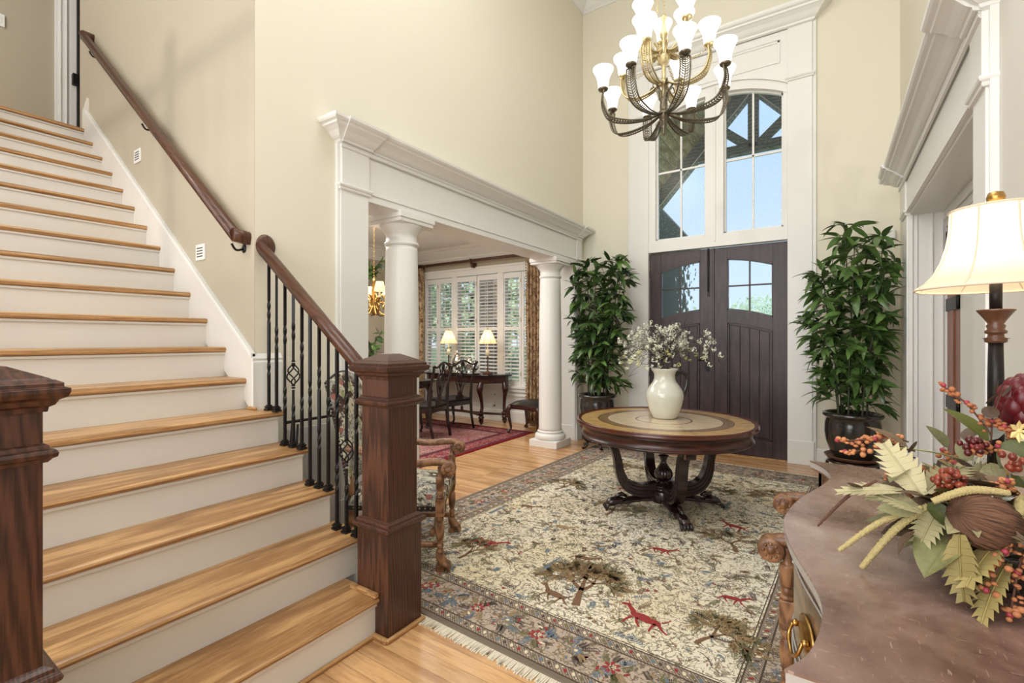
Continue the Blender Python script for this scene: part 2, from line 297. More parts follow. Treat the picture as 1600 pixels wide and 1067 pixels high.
# ------------------------------------------------------------------ mesh helpers
def pm(M4, p): return (M4 @ Vector(p)) if M4 is not None else Vector(p)
class MB:
    def __init__(s): s.v = []; s.f = []; s.sm = []; s.mi = []
    def add(s, vs, fs, smooth=False, mi=0):
        b = len(s.v); s.v += [tuple(p) for p in vs]
        for f in fs: s.f.append(tuple(i+b for i in f)); s.sm.append(smooth); s.mi.append(mi)
        return s
    def box(s, a, b, T=None, mi=0):
        (x0, y0, z0), (x1, y1, z1) = a, b
        vs = [(x0, y0, z0), (x1, y0, z0), (x1, y1, z0), (x0, y1, z0), (x0, y0, z1), (x1, y0, z1), (x1, y1, z1), (x0, y1, z1)]
        return s.add([pm(T, p) for p in vs], [(0, 3, 2, 1), (4, 5, 6, 7), (0, 1, 5, 4), (1, 2, 6, 5), (2, 3, 7, 6), (3, 0, 4, 7)], False, mi)
    def prism(s, poly, fa, fb, smooth=False, mi=0):
        n = len(poly); vs = [fa(p) for p in poly]+[fb(p) for p in poly]
        fs = [tuple(range(n-1, -1, -1)), tuple(range(n, 2*n))]
        s.add(vs, fs, False, mi); b = len(s.v)-2*n
        for i in range(n):
            j = (i+1) % n; s.f.append((b+i, b+j, b+n+j, b+n+i)); s.sm.append(smooth); s.mi.append(mi)
        return s
    def lathe(s, prof, n=24, T=None, smooth=True, mi=0, cap=True, rib=0, ribn=0):
        vs = []; fs = []
        for r, z in prof:
            for k in range(n):
                a = 2*PI*k/n; rr = r*(1+rib*math.cos(ribn*a)) if rib else r
                vs.append(pm(T, (rr*math.cos(a), rr*math.sin(a), z)))
        for i in range(len(prof)-1):
            for k in range(n):
                k2 = (k+1) % n; fs.append((i*n+k, i*n+k2, (i+1)*n+k2, (i+1)*n+k))
        s.add(vs, fs, smooth, mi)
        if cap:
            b = len(s.v)-len(vs)
            for i, rev in ((0, True), (len(prof)-1, False)):
                if prof[i][0] > 1e-4:
                    idx = [b+i*n+k for k in range(n)]
                    s.f.append(tuple(reversed(idx)) if rev else tuple(idx)); s.sm.append(False); s.mi.append(mi)
        return s
    def tube(s, pts, rad, n=8, T=None, mi=0, smooth=True, flat=None, twist=None):
        pts = [Vector(p) for p in pts]; m = len(pts); rs = rad if isinstance(rad, (list, tuple)) else [rad]*m
        vs = []; prev = None
        for i, p in enumerate(pts):
            t = (pts[min(i+1, m-1)]-pts[max(i-1, 0)]).normalized()
            if prev is None:
                u = t.orthogonal() if abs(t.z) > .95 or flat is None else t.cross(Vector((0, 0, 1)))
                if abs(t.z) > .95: u = Vector((1, 0, 0))
                u = (u-t*u.dot(t)).normalized()
            else: u = (prev-t*prev.dot(t)).normalized()
            prev = u; w = t.cross(u)
            for k in range(n):
                a = 2*PI*(k+.5)/n+(twist[i] if twist else 0); ka, kb = math.cos(a), math.sin(a)
                if flat: kb *= flat
                vs.append(pm(T, p+(u*ka+w*kb)*rs[i]))
        fs = [(i*n+k, i*n+(k+1) % n, (i+1)*n+(k+1) % n, (i+1)*n+k) for i in range(m-1) for k in range(n)]
        s.add(vs, fs, smooth, mi); b = len(s.v)-len(vs)
        s.f += [tuple(b+k for k in reversed(range(n))), tuple(b+(m-1)*n+k for k in range(n))]; s.sm += [False, False]; s.mi += [mi, mi]
        return s
    def sphere(s, c, r, n=8, m=6, sc=(1, 1, 1), T=None, mi=0):
        prof = [(math.sin(PI*i/m), -math.cos(PI*i/m)) for i in range(m+1)]
        vs = []
        for q, z in prof:
            for k in range(n):
                a = 2*PI*k/n; vs.append(pm(T, (c[0]+r*q*math.cos(a)*sc[0], c[1]+r*q*math.sin(a)*sc[1], c[2]+r*z*sc[2])))
        return s.add(vs, [(i*n+k, i*n+(k+1) % n, (i+1)*n+(k+1) % n, (i+1)*n+k) for i in range(m) for k in range(n)], True, mi)
    def mold(s, prof, p0, p1, out, up=(0, 0, 1), m0=0, m1=0, smooth=False, mi=0):
        p0, p1, out, up = map(Vector, (p0, p1, out, up)); d = (p1-p0).normalized()
        return s.prism(prof, lambda q: p0+out*q[0]+up*q[1]-d*(q[0]*m0), lambda q: p1+out*q[0]+up*q[1]+d*(q[0]*m1), smooth, mi)
    def mesh(s, name, mats):
        me = bpy.data.meshes.new(name); me.from_pydata([tuple(v) for v in s.v], [], s.f)
        me.polygons.foreach_set('use_smooth', s.sm); me.polygons.foreach_set('material_index', s.mi)
        for m in (mats if isinstance(mats, (list, tuple)) else [mats]): me.materials.append(m)
        bm = bmesh.new(); bm.from_mesh(me); bmesh.ops.remove_doubles(bm, verts=bm.verts, dist=1e-6); bmesh.ops.recalc_face_normals(bm, faces=bm.faces); bm.to_mesh(me); bm.free()
        return me
    def build(s, name, mats, parent=None, bev=0, world=None, label=None, loc=None):
        if world is not None: s.v = [tuple(Vector(p)-Vector(world)) for p in s.v]
        o = bpy.data.objects.new(name, s.mesh(name, mats)); COL.objects.link(o)
        if parent: o.parent = parent
        if loc: o.location = loc
        if bev:
            b = o.modifiers.new('bevel', 'BEVEL'); b.width = bev; b.segments = 2; b.limit_method = 'ANGLE'; b.angle_limit = R(40)
        if label: o['label'] = label
        return o
def tag(o, label=None, cat=None, group=None, kind=None):
    for k, v in (('label', label), ('category', cat), ('group', group), ('kind', kind)):
        if v: o[k] = v
    return o
def thing(name, label, cat, loc=(0, 0, 0), rz=0, group=None):
    o = bpy.data.objects.new(name, None); o.empty_display_size = .1; COL.objects.link(o); o.location = loc; o.rotation_euler = (0, 0, rz)
    return tag(o, label, cat, group)
def struct(name, label=None, cat=None, parent=None):
    o = bpy.data.objects.new(name, None); COL.objects.link(o)
    if parent: o.parent = parent
    else: tag(o, label, cat, None, 'structure')
    return o
def sb(name, mb, mat, label, cat, bev=0): return tag(mb.build(name, mat, None, bev), label, cat, None, 'structure')
def dup(root, loc=None, rz=None, label=None):
    def cp(o, par):
        c = o.copy(); COL.objects.link(c); c.parent = par
        for ch in list(o.children): cp(ch, c)
        return c
    c = cp(root, root.parent)
    if loc is not None: c.location = loc
    if rz is not None: c.rotation_euler = (0, 0, rz)
    if label: c['label'] = label
    return c
def spline(pts, k=8):
    P = [Vector(p) for p in pts]; out = []
    for i in range(len(P)-1):
        a = P[max(i-1, 0)]; b = P[i]; c = P[i+1]; d = P[min(i+2, len(P)-1)]
        for j in range(k):
            t = j/k; out.append(.5*((2*b)+(c-a)*t+(2*a-5*b+4*c-d)*t*t+(3*b-a-3*c+d)*t**3))
    return out+[P[-1]]
def arcpts(cx, cz, r, a0, a1, n): return [(cx+r*math.cos(R(a0+(a1-a0)*i/n)), cz+r*math.sin(R(a0+(a1-a0)*i/n))) for i in range(n+1)]
CROWN = [(0, 0), (.02, .01), (.024, .03), (.034, .035), (.05, .05), (.075, .085), (.105, .11), (.12, .118), (.125, .135), (.145, .145), (.155, .16), (.158, .185), (0, .185)]
def prof(scale_o, scale_z, base=CROWN): return [(a*scale_o, b*scale_z) for a, b in base]
BEAD = [(0, 0), (.012, .003), (.016, .012), (.012, .02), (.022, .026), (.026, .036), (.022, .045), (0, .048)]

# ================================================================== SETTING
XL, XR, D, ZC, YS = -2.91, .58, 6.15, 6.1, 1.536
ZD = 3.02                       # dining room ceiling
DX, DW = -6.75, 6.6             # dining room west wall, window wall
# ---- floor with individual boards
def floor(name, label, x0, x1, y0, y1, bw, seed, gap=None):
    f = struct(name, label, 'floor')
    MB().box((x0-.2, y0-.05, -.06), (x1+.2, y1+.1, -.014)).build('subfloor', M['dark'], f)
    r = random.Random(seed); y = y0; n = 0
    while y < y1:
        x = x0-r.random()*1.6; yb = min(y+bw, y1)
        while x < x1:
            L = r.uniform(1.5, 2.8); a, b = max(x, x0), min(x+L, x1)
            if b-a > .05:
                MB().box((0, 0, -.012), (b-a-.0022, yb-y-.0018, 0)).build('floorboard', M['oak'], f, loc=(a, y, 0)); n += 1
            x += L
        y += bw
    return f
fl = floor('floor', 'honey oak strip floor of the foyer', XL, 1.3, .2, 6.15, .083, 3)
MB().box((-3.4, -4.2, -.06), (1.5, .2, 0)).build('floor_behind', M['oak'], fl)
floor('floor_2', 'honey oak strip floor of the dining room beyond the columns', DX, XL, 1.69, DW, .083, 5)

# ---- walls
w = struct('wall_left', 'cream foyer wall with the wide columned opening', 'wall')
MB().box((XL-.25, YS, 0), (XL, 2.33, ZC)).box((XL-.25, 2.33, 2.44), (XL, 5.89, ZC)).box((XL-.25, 5.89, 0), (XL, D+.2, ZC)).build('plaster', M['wall'], w)
w = struct('wall_stair', 'taupe plaster wall along the stair flight', 'wall')
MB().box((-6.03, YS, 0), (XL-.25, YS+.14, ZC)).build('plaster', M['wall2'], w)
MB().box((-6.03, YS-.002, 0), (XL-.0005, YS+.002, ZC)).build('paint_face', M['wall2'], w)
w = struct('wall_front', 'cream wall around the front door surround', 'wall')
MB().box((XL-.1, D, 0), (-2.12, D+.2, ZC)).box((-.24, D, 0), (XR+.3, D+.2, ZC)).box((-2.12, D, 4.6), (-.24, D+.2, ZC)).build('plaster', M['wall'], w)
w = struct('wall_right', 'right foyer wall with the cased doorway', 'wall')
MB().box((XR, 5.3, 0), (XR+.22, D+.05, ZC)).box((XR, 2.95, 2.47), (XR+.22, 5.3, ZC)).build('plaster', M['wall'], w)
MB().box((XR, -4, 0), (XR+.22, 2.95, ZC)).build('plaster_near', M['wall3'], w)  # lamplit stretch, its light put into the paler colour
w = struct('wall_hall', 'upper hall wall at the head of the stairs', 'wall')
MB().box((-7.4, -2.2, 3.4), (-7.2, 1.60, ZC)).box((-7.4, 1.6, 5.5), (-7.2, 4.2, ZC)).box((-7.4, 2.6, 3.4), (-7.2, 4.2, 5.5)).build('plaster', M['wall2'], w)
MB().box((-6.17, YS, 3.4), (-6.03, 3.2, ZC)).build('plaster', M['wall2'], w)
w = struct('wall_back', 'back wall of the great room behind the camera', 'wall')
MB().box((-7.4, -4.2, 0), (1, -4.0, ZC)).build('plaster', M['wall3'], w)
w = struct('wall_dining', 'taupe dining room walls', 'wall')
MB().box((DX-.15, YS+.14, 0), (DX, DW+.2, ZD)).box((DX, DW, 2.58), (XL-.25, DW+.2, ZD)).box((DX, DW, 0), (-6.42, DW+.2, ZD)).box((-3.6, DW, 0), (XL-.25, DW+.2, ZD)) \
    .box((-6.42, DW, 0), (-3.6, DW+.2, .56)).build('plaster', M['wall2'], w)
sb('ceiling', MB().box((-7.4, -4.2, ZC), (1, D+.2, ZC+.1)), M['ceil'], 'high white foyer ceiling', 'ceiling')
sb('ceiling_dining', MB().box((DX, YS+.14, ZD), (XL-.25, DW+.2, ZD+.1)), M['ceil'], 'white dining room ceiling', 'ceiling')
sb('floor_upper', MB().box((-7.4, -2.2, 3.2), (-6.0, 4.2, 3.39)), M['oak'], 'upper hall landing floor', 'floor')
# ceiling crown
cp = [(0, -.15), (.015, -.15), (.02, -.125), (.05, -.1), (.085, -.055), (.11, -.03), (.12, 0), (0, 0)]
t = MB().mold(cp, (XL, 1.5, ZC), (XL, D, ZC), (1, 0, 0), m1=-1).mold(cp, (XL, D, ZC), (XR, D, ZC), (0, -1, 0), m0=-1, m1=-1).mold(cp, (XR, D, ZC), (XR, -2, ZC), (-1, 0, 0), m0=-1)
sb('trim_1', t, M['trim'], 'white crown moulding round the foyer ceiling', 'trim')

# ---- entablatures (left opening, right doorway)
def entab(name, x, s, y0, y1, py, label):
    """frieze+crown on wall plane x, facing s (+1 -> +X). py = pilaster y-ranges with forward breaks"""
    e = struct(name, label, 'trim'); fx = x+s*.04
    def seg(mb, ya, yb, p, ma, mb_):
        q = [(a, b*.7) for a, b in CROWN]
        mb.mold([(a+(p if a > 0 else 0), b) for a, b in q], (fx, ya, 2.755), (fx, yb, 2.755), (s, 0, 0), m0=ma, m1=mb_)
    c = MB(); seg(c, y0, y1, 0, 1, 1)
    # returns to the wall
    q = [(a, b*.7) for a, b in CROWN]
    c.mold(q, (x, y0, 2.755), (fx, y0, 2.755), (0, -1, 0), m1=1).mold(q, (fx, y1, 2.755), (x, y1, 2.755), (0, 1, 0), m0=1)
    for a, b in py: seg(c, a-.0, b+.0, .02, .3, .3)
    c.build('crown', M['trim'], e)
    f = MB().box((min(x, fx), y0, 2.45), (max(x, fx), y1, 2.756))
    for a, b in py: f.box((min(x, fx+s*.012), a, 2.45), (max(x, fx+s*.012), b, 2.756))
    f.build('frieze', M['trim'], e, .002)
    b = MB().mold([(0, 0), (.012, .004), (.014, .014), (.006, .018), (.012, .03), (0, .03)], (fx+s*.012, y0, 2.725), (fx+s*.012, y1, 2.725), (s, 0, 0), m0=1, m1=1)
    b.mold([(0, 0), (.008, .002), (.008, .012), (0, .014)], (fx, py[0][1], 2.452), (fx, py[1][0], 2.452), (s, 0, 0)); b.build('bead', M['trim'], e)
    for a, bb in py:
        MB().box((min(x, fx), a, 0), (max(x, fx), bb, 2.45)).box((min(x, fx+s*.015), a-.01, 0), (max(x, fx+s*.015), bb+.005, .24)).build('pilaster', M['trim'], e, .002)
        MB().mold(BEAD, (fx, a, 2.43), (fx, bb, 2.43), (s, 0, 0), m0=1, m1=1).mold(BEAD, (x, a, 2.43), (fx, a, 2.43), (0, -1, 0), m1=1).build('pilaster_cap', M['trim'], e)
        MB().box((min(x, x+s*.03), a-.022, 0), (max(x, x+s*.03), a, 2.76)).build('back_band', M['trim'], e, .003)
    return e
entab('trim_2', XL, 1, 2.12, 6.0, [(2.12, 2.36), (5.86, 6.0)], 'white entablature and pilasters over the columned opening')
entab('trim_3', XR, -1, 2.77, 5.62, [(2.77, 2.98), (5.27, 5.52)], 'white entablature and pilasters over the right doorway')
# lining of the left opening
l = MB().box((XL-.27, 2.36, 2.40), (XL+.04, 5.86, 2.45)).box((XL-.27, 2.30, 0), (XL+.02, 2.36, 2.45)).box((XL-.27, 5.86, 0), (XL+.02, 5.92, 2.45))
l.box((XL-.28, 5.852, 0), (XL+.03, 5.87, .2)).box((XL-.29, 2.36, 2.42), (XL-.24, 5.86, 2.46))
sb('trim_4', l, M['trim'], 'white lining boards inside the columned opening', 'trim', .003)
# lining and inner door of the right doorway
l = struct('trim_5', 'deep white panelled jamb inside the right doorway', 'trim')
MB().box((XR-.02, 5.27, 0), (.84, 5.40, 2.45)).box((XR-.02, 2.9, 0), (.84, 2.98, 2.45)).box((XR-.02, 2.98, 2.43), (.84, 5.27, 2.5)).build('lining', M['trim'], l)
for xa in (.60, .70, .765): MB().box((xa, 5.255, 0), (xa+.012, 5.272, 2.43)).build('moulding_strip', M['trim'], l, .003)
MB().box((.79, 2.98, 2.30), (.83, 5.27, 2.43)).box((.775, 2.98, 2.36), (.79, 5.27, 2.43)).build('inner_casing', M['trim'], l, .004)
d3 = struct('door_3', 'brown stained door seen edge-on in the right doorway with black hinges', 'door')
MB().box((.80, 4.80, 0), (.87, 5.269, 2.30)).box((.79, 4.98, 0), (.81, 5.10, 2.30)).build('stained_jamb', M['brownjamb'], d3, .003)
MB().box((.815, 4.765, 0), (.868, 4.80, 2.30)).build('dark_gap', M['dark'], d3)
MB().box((.795, 2.98, 0), (.86, 4.765, 2.30)).build('white_panel', M['trim'], d3, .003)
for z in (.35, .87, 1.65, 2.20): MB().box((.784, 4.79, z-.05), (.802, 5.23, z+.05)).lathe([(.012, z-.05), (.012, z+.05)], 8, Matrix.Translation((.788, 4.79, 0))).build('hinge', M['hinge'], d3)
# baseboards
BB = [(0, 0), (.018, 0), (.018, .15), (.014, .158), (.016, .168), (.006, .185), (0, .19)]
sb('baseboard_front', MB().mold(BB, (XL, D, 0), (-2.22, D, 0), (0, -1, 0)).mold(BB, (-.15, D, 0), (XR, D, 0), (0, -1, 0)), M['trim'], 'white baseboard beside the front door', 'baseboard')
sb('baseboard_right', MB().mold(BB, (XR, 2.77, 0), (XR, -2, 0), (-1, 0, 0)).mold(BB, (XR, D, 0), (XR, 5.62, 0), (-1, 0, 0)), M['trim'], 'white baseboard along the right wall', 'baseboard')
BL = [(0, 0), (.02, 0), (.02, .29), (.014, .3), (.018, .315), (.006, .335), (0, .345)]
sb('baseboard_left', MB().mold(BL, (XL, YS+.0, .0), (XL, 2.10, .0), (1, 0, 0)), M['trim'], 'white baseboard below the cream wall', 'baseboard')
sb('trim_6', MB().mold([(0, 0), (.02, 0), (.02, .30), (.014, .312), (.018, .325), (.006, .345), (0, .355)], (XL, YS-.02, .93), (XL, YS+.165, .93), (1, 0, 0)), M['trim'], 'tall white plinth block wrapping the stair wall corner', 'trim')

# ---- columns
def column(x, y, label):
    t = thing('column', label, 'column', (x, y, 0), 0, 'round white columns in the opening')
    MB().box((-.2, -.2, 0), (.2, .2, .09)).build('plinth', M['trim'], t, .006)
    MB().lathe([(.185, .09), (.195, .1), (.2, .12), (.197, .145), (.185, .16), (.165, .165), (.162, .18), (.168, .185), (.166, .195), (.155, .205)], 40).build('base_moulding', M['trim'], t)
    MB().lathe([(.153, .205), (.148, .235), (.1475, .8), (.144, 1.5), (.134, 2.12), (.131, 2.16)], 48).build('shaft', M['trim'], t)
    MB().lathe([(.131, 2.16), (.142, 2.165), (.146, 2.178), (.142, 2.19), (.131, 2.196), (.131, 2.255), (.14, 2.262), (.142, 2.275), (.158, 2.29), (.178, 2.318), (.182, 2.33)], 40).build('capital', M['trim'], t)
    MB().box((-.19, -.19, 2.33), (.19, .19, 2.36)).box((-.2, -.2, 2.36), (.2, .2, 2.41)).build('abacus', M['trim'], t, .004)
column(-3.05, 2.86, 'white round column nearer the stairs, behind the dark newel post')
column(-3.03, 5.42, 'white round column farther away, left of the left potted plant')

# ---- front door surround with windows
AX, AZ, AR = -1.163, 4.33, 1.53
def arch(x, top=AZ, r=AR): return top-r+math.sqrt(max(0, r*r-(x-AX)**2))
def archstrip(mb, x0, x1, zlo, zhi, y0, y1, n=10):
    for i in range(n):
        a = x0+(x1-x0)*i/n; b = x0+(x1-x0)*(i+1)/n
        la, lb = (zlo(a), zlo(b)) if callable(zlo) else (zlo, zlo); ha, hb = (zhi(a), zhi(b)) if callable(zhi) else (zhi, zhi)
        vs = [(a, y0, la), (b, y0, lb), (b, y1, lb), (a, y1, la), (a, y0, ha), (b, y0, hb), (b, y1, hb), (a, y1, ha)]
        mb.add(vs, [(0, 3, 2, 1), (4, 5, 6, 7), (0, 1, 5, 4), (2, 3, 7, 6)]+([(3, 0, 4, 7)] if i == 0 else [])+([(1, 2, 6, 5)] if i == n-1 else []))
    return mb
s = struct('trim_7', 'tall white surround of the front door and arched windows', 'trim')
F0 = D-.045
m = MB().box((-2.2, F0, 0), (-1.965, D+.06, 4.83)).box((-.40, F0, 0), (-.165, D+.06, 4.83)); m.build('casing', M['trim'], s, .003)
MB().box((-2.215, F0-.012, 0), (-1.95, F0+.01, .26)).box((-.4, F0-.012, 0), (-.15, F0+.01, .26)).build('plinth_block', M['trim'], s, .003)
for xa, xb in ((-2.235, -2.2), (-.165, -.13)): MB().box((xa, D-.03, 0), (xb, D, 4.85)).build('back_band', M['trim'], s, .004)
m = MB(); archstrip(m, -1.965, -.40, lambda x: arch(x), 4.83, F0+.015, D+.06, 24); m.build('spandrel', M['trim'], s)
m = MB(); archstrip(m, -1.93, -.395, lambda x: arch(x, AZ+.10), lambda x: arch(x, AZ+.13), F0-.008, F0+.02, 24); m.build('arch_moulding', M['trim'], s)
MB().box((-1.965, F0+.01, 2.489), (-.40, D+.06, 2.64)).build('transom_rail', M['trim'], s, .003)
MB().box((-1.267, F0+.01, 2.638), (-1.064, D+.06, 4.34)).build('mullion', M['trim'], s)
MB().box((-1.172, F0-.002, 2.55), (-1.148, F0+.012, 4.4)).build('mullion_bead', M['trim'], s, .003)
MB().box((-1.965, F0+.02, 2.63), (-1.878, D+.06, 4.25)).box((-.443, F0+.02, 2.63), (-.40, D+.06, 4.25)).build('stile', M['trim'], s)
for xa, xb in ((-2.2, -1.93), (-.40, -.165)): MB().mold(BEAD, (xa, F0, 4.235), (xb, F0, 4.235), (0, -1, 0), m0=1, m1=1).build('casing_cap', M['trim'], s)
pnl = MB()
for (a, b) in (((-1.85, 4.50), (-1.823, 4.73)), ((-.50, 4.50), (-.473, 4.73)), ((-1.85, 4.705), (-.473, 4.73)), ((-1.85, 4.48), (-.473, 4.505))): pnl.box((a[0], F0+.003, a[1]), (b[0], F0+.02, b[1]))
pnl.build('panel_moulding', M['trim'], s, .004)
q = [(a*1.1, b) for a, b in CROWN]
m = MB().mold(q, (-2.2, F0, 4.83), (-.165, F0, 4.83), (0, -1, 0), m0=1, m1=1).mold(q, (-2.2, D, 4.83), (-2.2, F0, 4.83), (-1, 0, 0), m1=1).mold(q, (-.165, F0, 4.83), (-.165, D, 4.83), (1, 0, 0), m0=1); m.build('crown', M['trim'], s)
for i, (xa, xb, lab) in enumerate(((-1.878, -1.267, 'left arched window above the front door, behind the chandelier'), (-1.064, -.443, 'right arched window above the front door showing the porch truss'))):
    w = struct('window_%d' % (i+1), lab, 'window')
    fr = MB().box((xa, D+.03, 2.64), (xa+.02, D+.075, arch(xa)+.01)).box((xb-.02, D+.03, 2.64), (xb, D+.075, arch(xb)+.01)).box((xa, D+.03, 2.62), (xb, D+.075, 2.665))
    archstrip(fr, xa, xb, lambda x: arch(x)-.022, lambda x: arch(x)+.02, D+.03, D+.075, 12); fr.build('window_frame', M['trim'], w)
    xm = (xa+xb)/2
    MB().box((xm-.011, D+.045, 2.65), (xm+.011, D+.07, arch(xm)-.01)).box((xa+.01, D+.045, 3.505), (xb-.01, D+.07, 3.53)).build('muntin', M['trim'], w, .002)
    for (pa, pb) in ((xa+.015, xm-.009), (xm+.009, xb-.015)):
        for za, zb in ((2.66, 3.508), (3.527, None)):
            p = MB(); archstrip(p, pa, pb, za, zb or (lambda x: arch(x)-.01), D+.055, D+.059, 6); p.build('pane', M['pane'], w)

# ---- double front door
DA = -1.183
def curve(x, top, r=1.9): return top-r+math.sqrt(r*r-(x-DA)**2)
def leaf(s_, name, label):
    d = struct(name, label, 'door')
    X = lambda u: DA+s_*u            # u: distance from the meeting edge
    yf, yb = D+.015, D+.06
    def bx(u0, u1, z0, z1, n, y0=yf, y1=yb, bev=.003, mat='doorwood'):
        a, b = sorted((X(u0), X(u1))); return MB().box((a, y0, z0), (b, y1, z1)).build(n, M[mat], d, bev)
    bx(.006, .155, .012, 2.478, 'stile'); bx(.635, .78, .012, 2.478, 'stile'); bx(.155, .635, .012, .20, 'bottom_rail')
    a, b = sorted((X(.155), X(.635)))
    m = MB(); archstrip(m, a, b, lambda x: curve(x, 2.345), 2.478, yf, yb, 12); m.build('top_rail', M['doorwood'], d)
    m = MB(); archstrip(m, a, b, lambda x: curve(x, 1.58), lambda x: curve(x, 1.735), yf, yb, 12); m.build('lock_rail', M['doorwood'], d)
    MB().box((a, yf+.028, .19), (b, yb, 1.59)).build('panel_back', M['doorwood'], d)
    # raised planks of the lower panel
    k = 4; pa, pb = a+.035, b-.035; wd = (pb-pa)/k
    for i in range(k):
        m = MB(); archstrip(m, pa+i*wd+.002, pa+(i+1)*wd-.002, .235, lambda x: curve(x, 1.58)-.035, yf+.012, yf+.03, 4); m.build('plank', M['doorwood'], d, .003)
    # bead round panel
    m = MB(); archstrip(m, a+.008, b-.008, lambda x: curve(x, 1.58)-.022, lambda x: curve(x, 1.58)-.006, yf-.002, yf+.03, 12)
    m.box((a+.006, yf-.002, .21), (a+.02, yf+.03, curve(a, 1.58)-.01)).box((b-.02, yf-.002, .21), (b-.006, yf+.03, curve(b, 1.58)-.01)).box((a+.006, yf-.002, .205), (b-.006, yf+.03, .22)); m.build('panel_bead', M['doorwood'], d)
    # light: frame, muntins, rippled panes
    m = MB(); archstrip(m, a, b, lambda x: curve(x, 2.345)-.014, lambda x: curve(x, 2.345)+.004, yf+.004, yb, 12); archstrip(m, a, b, lambda x: curve(x, 1.735)-.004, lambda x: curve(x, 1.735)+.014, yf+.004, yb, 12)
    m.box((a-.003, yf+.004, curve(a, 1.72)), (a+.012, yb, curve(a, 2.35))).box((b-.012, yf+.004, curve(b, 1.72)), (b+.003, yb, curve(b, 2.35))); m.build('light_bead', M['doorwood'], d)
    xm = (a+b)/2
    MB().box((xm-.009, yf+.012, curve(xm, 1.735)), (xm+.009, yb-.01, curve(xm, 2.345))).box((a, yf+.012, 2.0), (b, yb-.01, 2.018)).build('muntin', M['doorwood'], d, .002)
    for p0, p1 in ((a+.008, xm-.007), (xm+.007, b-.008)):
        for z0, z1 in ((lambda x: curve(x, 1.735)+.008, 2.002), (2.016, lambda x: curve(x, 2.345)-.008)):
            m = MB(); archstrip(m, p0, p1, z0, z1, yf+.02, yf+.026, 5); m.build('pane', M['lite'], d)
    for z in (.30, .95, 1.60, 2.22): MB().box((min(X(.78), X(.795)), yf-.008, z-.05), (max(X(.78), X(.795)), yf+.02, z+.05)).build('hinge', M['hinge'], d)
    return d
leaf(1, 'door_2', 'right leaf of the espresso double front door')
dl = leaf(-1, 'door_1', 'left leaf of the espresso double front door with a surface bolt')
MB().box((DA-.012, D+.0, .012), (DA+.012, D+.02, 2.478)).build('astragal', M['doorwood'], dl, .004)
MB().box((DA-.07, D-.002, 1.90), (DA-.045, D+.014, 2.478)).tube([(DA-.057, D-.006, 1.95), (DA-.057, D-.006, 2.46)], .006).build('surface_bolt', M['iron'], dl)
MB().box((DA-.10, D-.005, .98), (DA-.05, D+.015, 1.24)).tube([(DA-.075, D-.02, 1.12), (DA-.075, D-.045, 1.12), (DA-.17, D-.045, 1.12)], .009).build('lever_handle', M['iron'], dl)
sb('trim_8', MB().box((-1.965, D-.02, -.01), (-.40, D+.2, .012)), M['tread'], 'oak threshold of the front door', 'trim', .003)

# small wall fittings
def gadget(name, label, cat, loc, size, mat='plastic'):
    t = thing(name, label, cat, loc); sx, sy, sz = size
    MB().box((-sx/2, -sy/2, -sz/2), (sx/2, sy/2, sz/2)).build('housing', M[mat], t, min(size)*.25); return t
g = gadget('motion_sensor', 'small white motion sensor on the wall above the right potted plant', 'sensor', (.50, D-.03, 2.43), (.08, .06, .1))
MB().box((-.025, -.034, -.01), (.025, -.028, .03)).build('lens', M['trim'], g)
g = gadget('wall_button', 'small white square button plate on the casing right of the front door', 'switch', (-.285, F0-.012, 1.615), (.062, .024, .068))
MB().box((-.018, -.016, -.01), (.018, -.01, .018)).build('rocker', M['dark'], g, .002)
g = gadget('light_switch', 'white light switch plate on the upper hall wall', 'switch', (-7.19, 1.10, 4.70), (.02, .18, .13))
for yy in (-.05, .0, .05): MB().box((.009, yy-.014, -.035), (.014, yy+.014, .035)).build('toggle', M['plastic'], g)
g = thing('picture_frame', 'dark wooden picture frame on the upper hall wall, cut by the frame top', 'picture', (-7.19, 1.1, 5.3))
MB().box((0, -.38, -.17), (.03, .37, -.13)).box((0, -.38, .37), (.03, .37, .41)).box((0, -.38, -.17), (.03, -.34, .41)).box((0, .33, -.17), (.03, .37, .41)).build('frame', M['rail'], g, .004)
MB().box((0, -.34, -.13), (.01, .33, .37)).build('canvas', M['taupe'], g)

# upper hall door
d4 = struct('door_4', 'white cased doorway with a dark door edge at the head of the stairs', 'door')
cs = MB()
for a, b, x in ((1.575, 1.61, .03), (1.61, 1.625, .05), (1.625, 1.66, .042), (1.66, 1.672, .055), (1.672, 1.745, .038)): cs.box((-7.2, a, 3.39), (-7.2+x, b, 5.6))
cs.box((-7.3, 1.70, 3.39), (-7.16, 1.755, 5.5)); cs.build('casing', M['trim'], d4, .003)
MB().box((-7.19, 1.756, 3.39), (-7.12, 1.79, 5.5)).build('shadow_gap', M['dark'], d4)
MB().box((-7.12, 1.78, 3.39), (-6.4, 1.825, 5.5)).build('door_slab', M['rail'], d4, .002)
for z in (4.32, 3.42): MB().box((-7.17, 1.71, z-.06), (-7.10, 1.765, z+.06)).build('hinge', M['hinge'], d4)

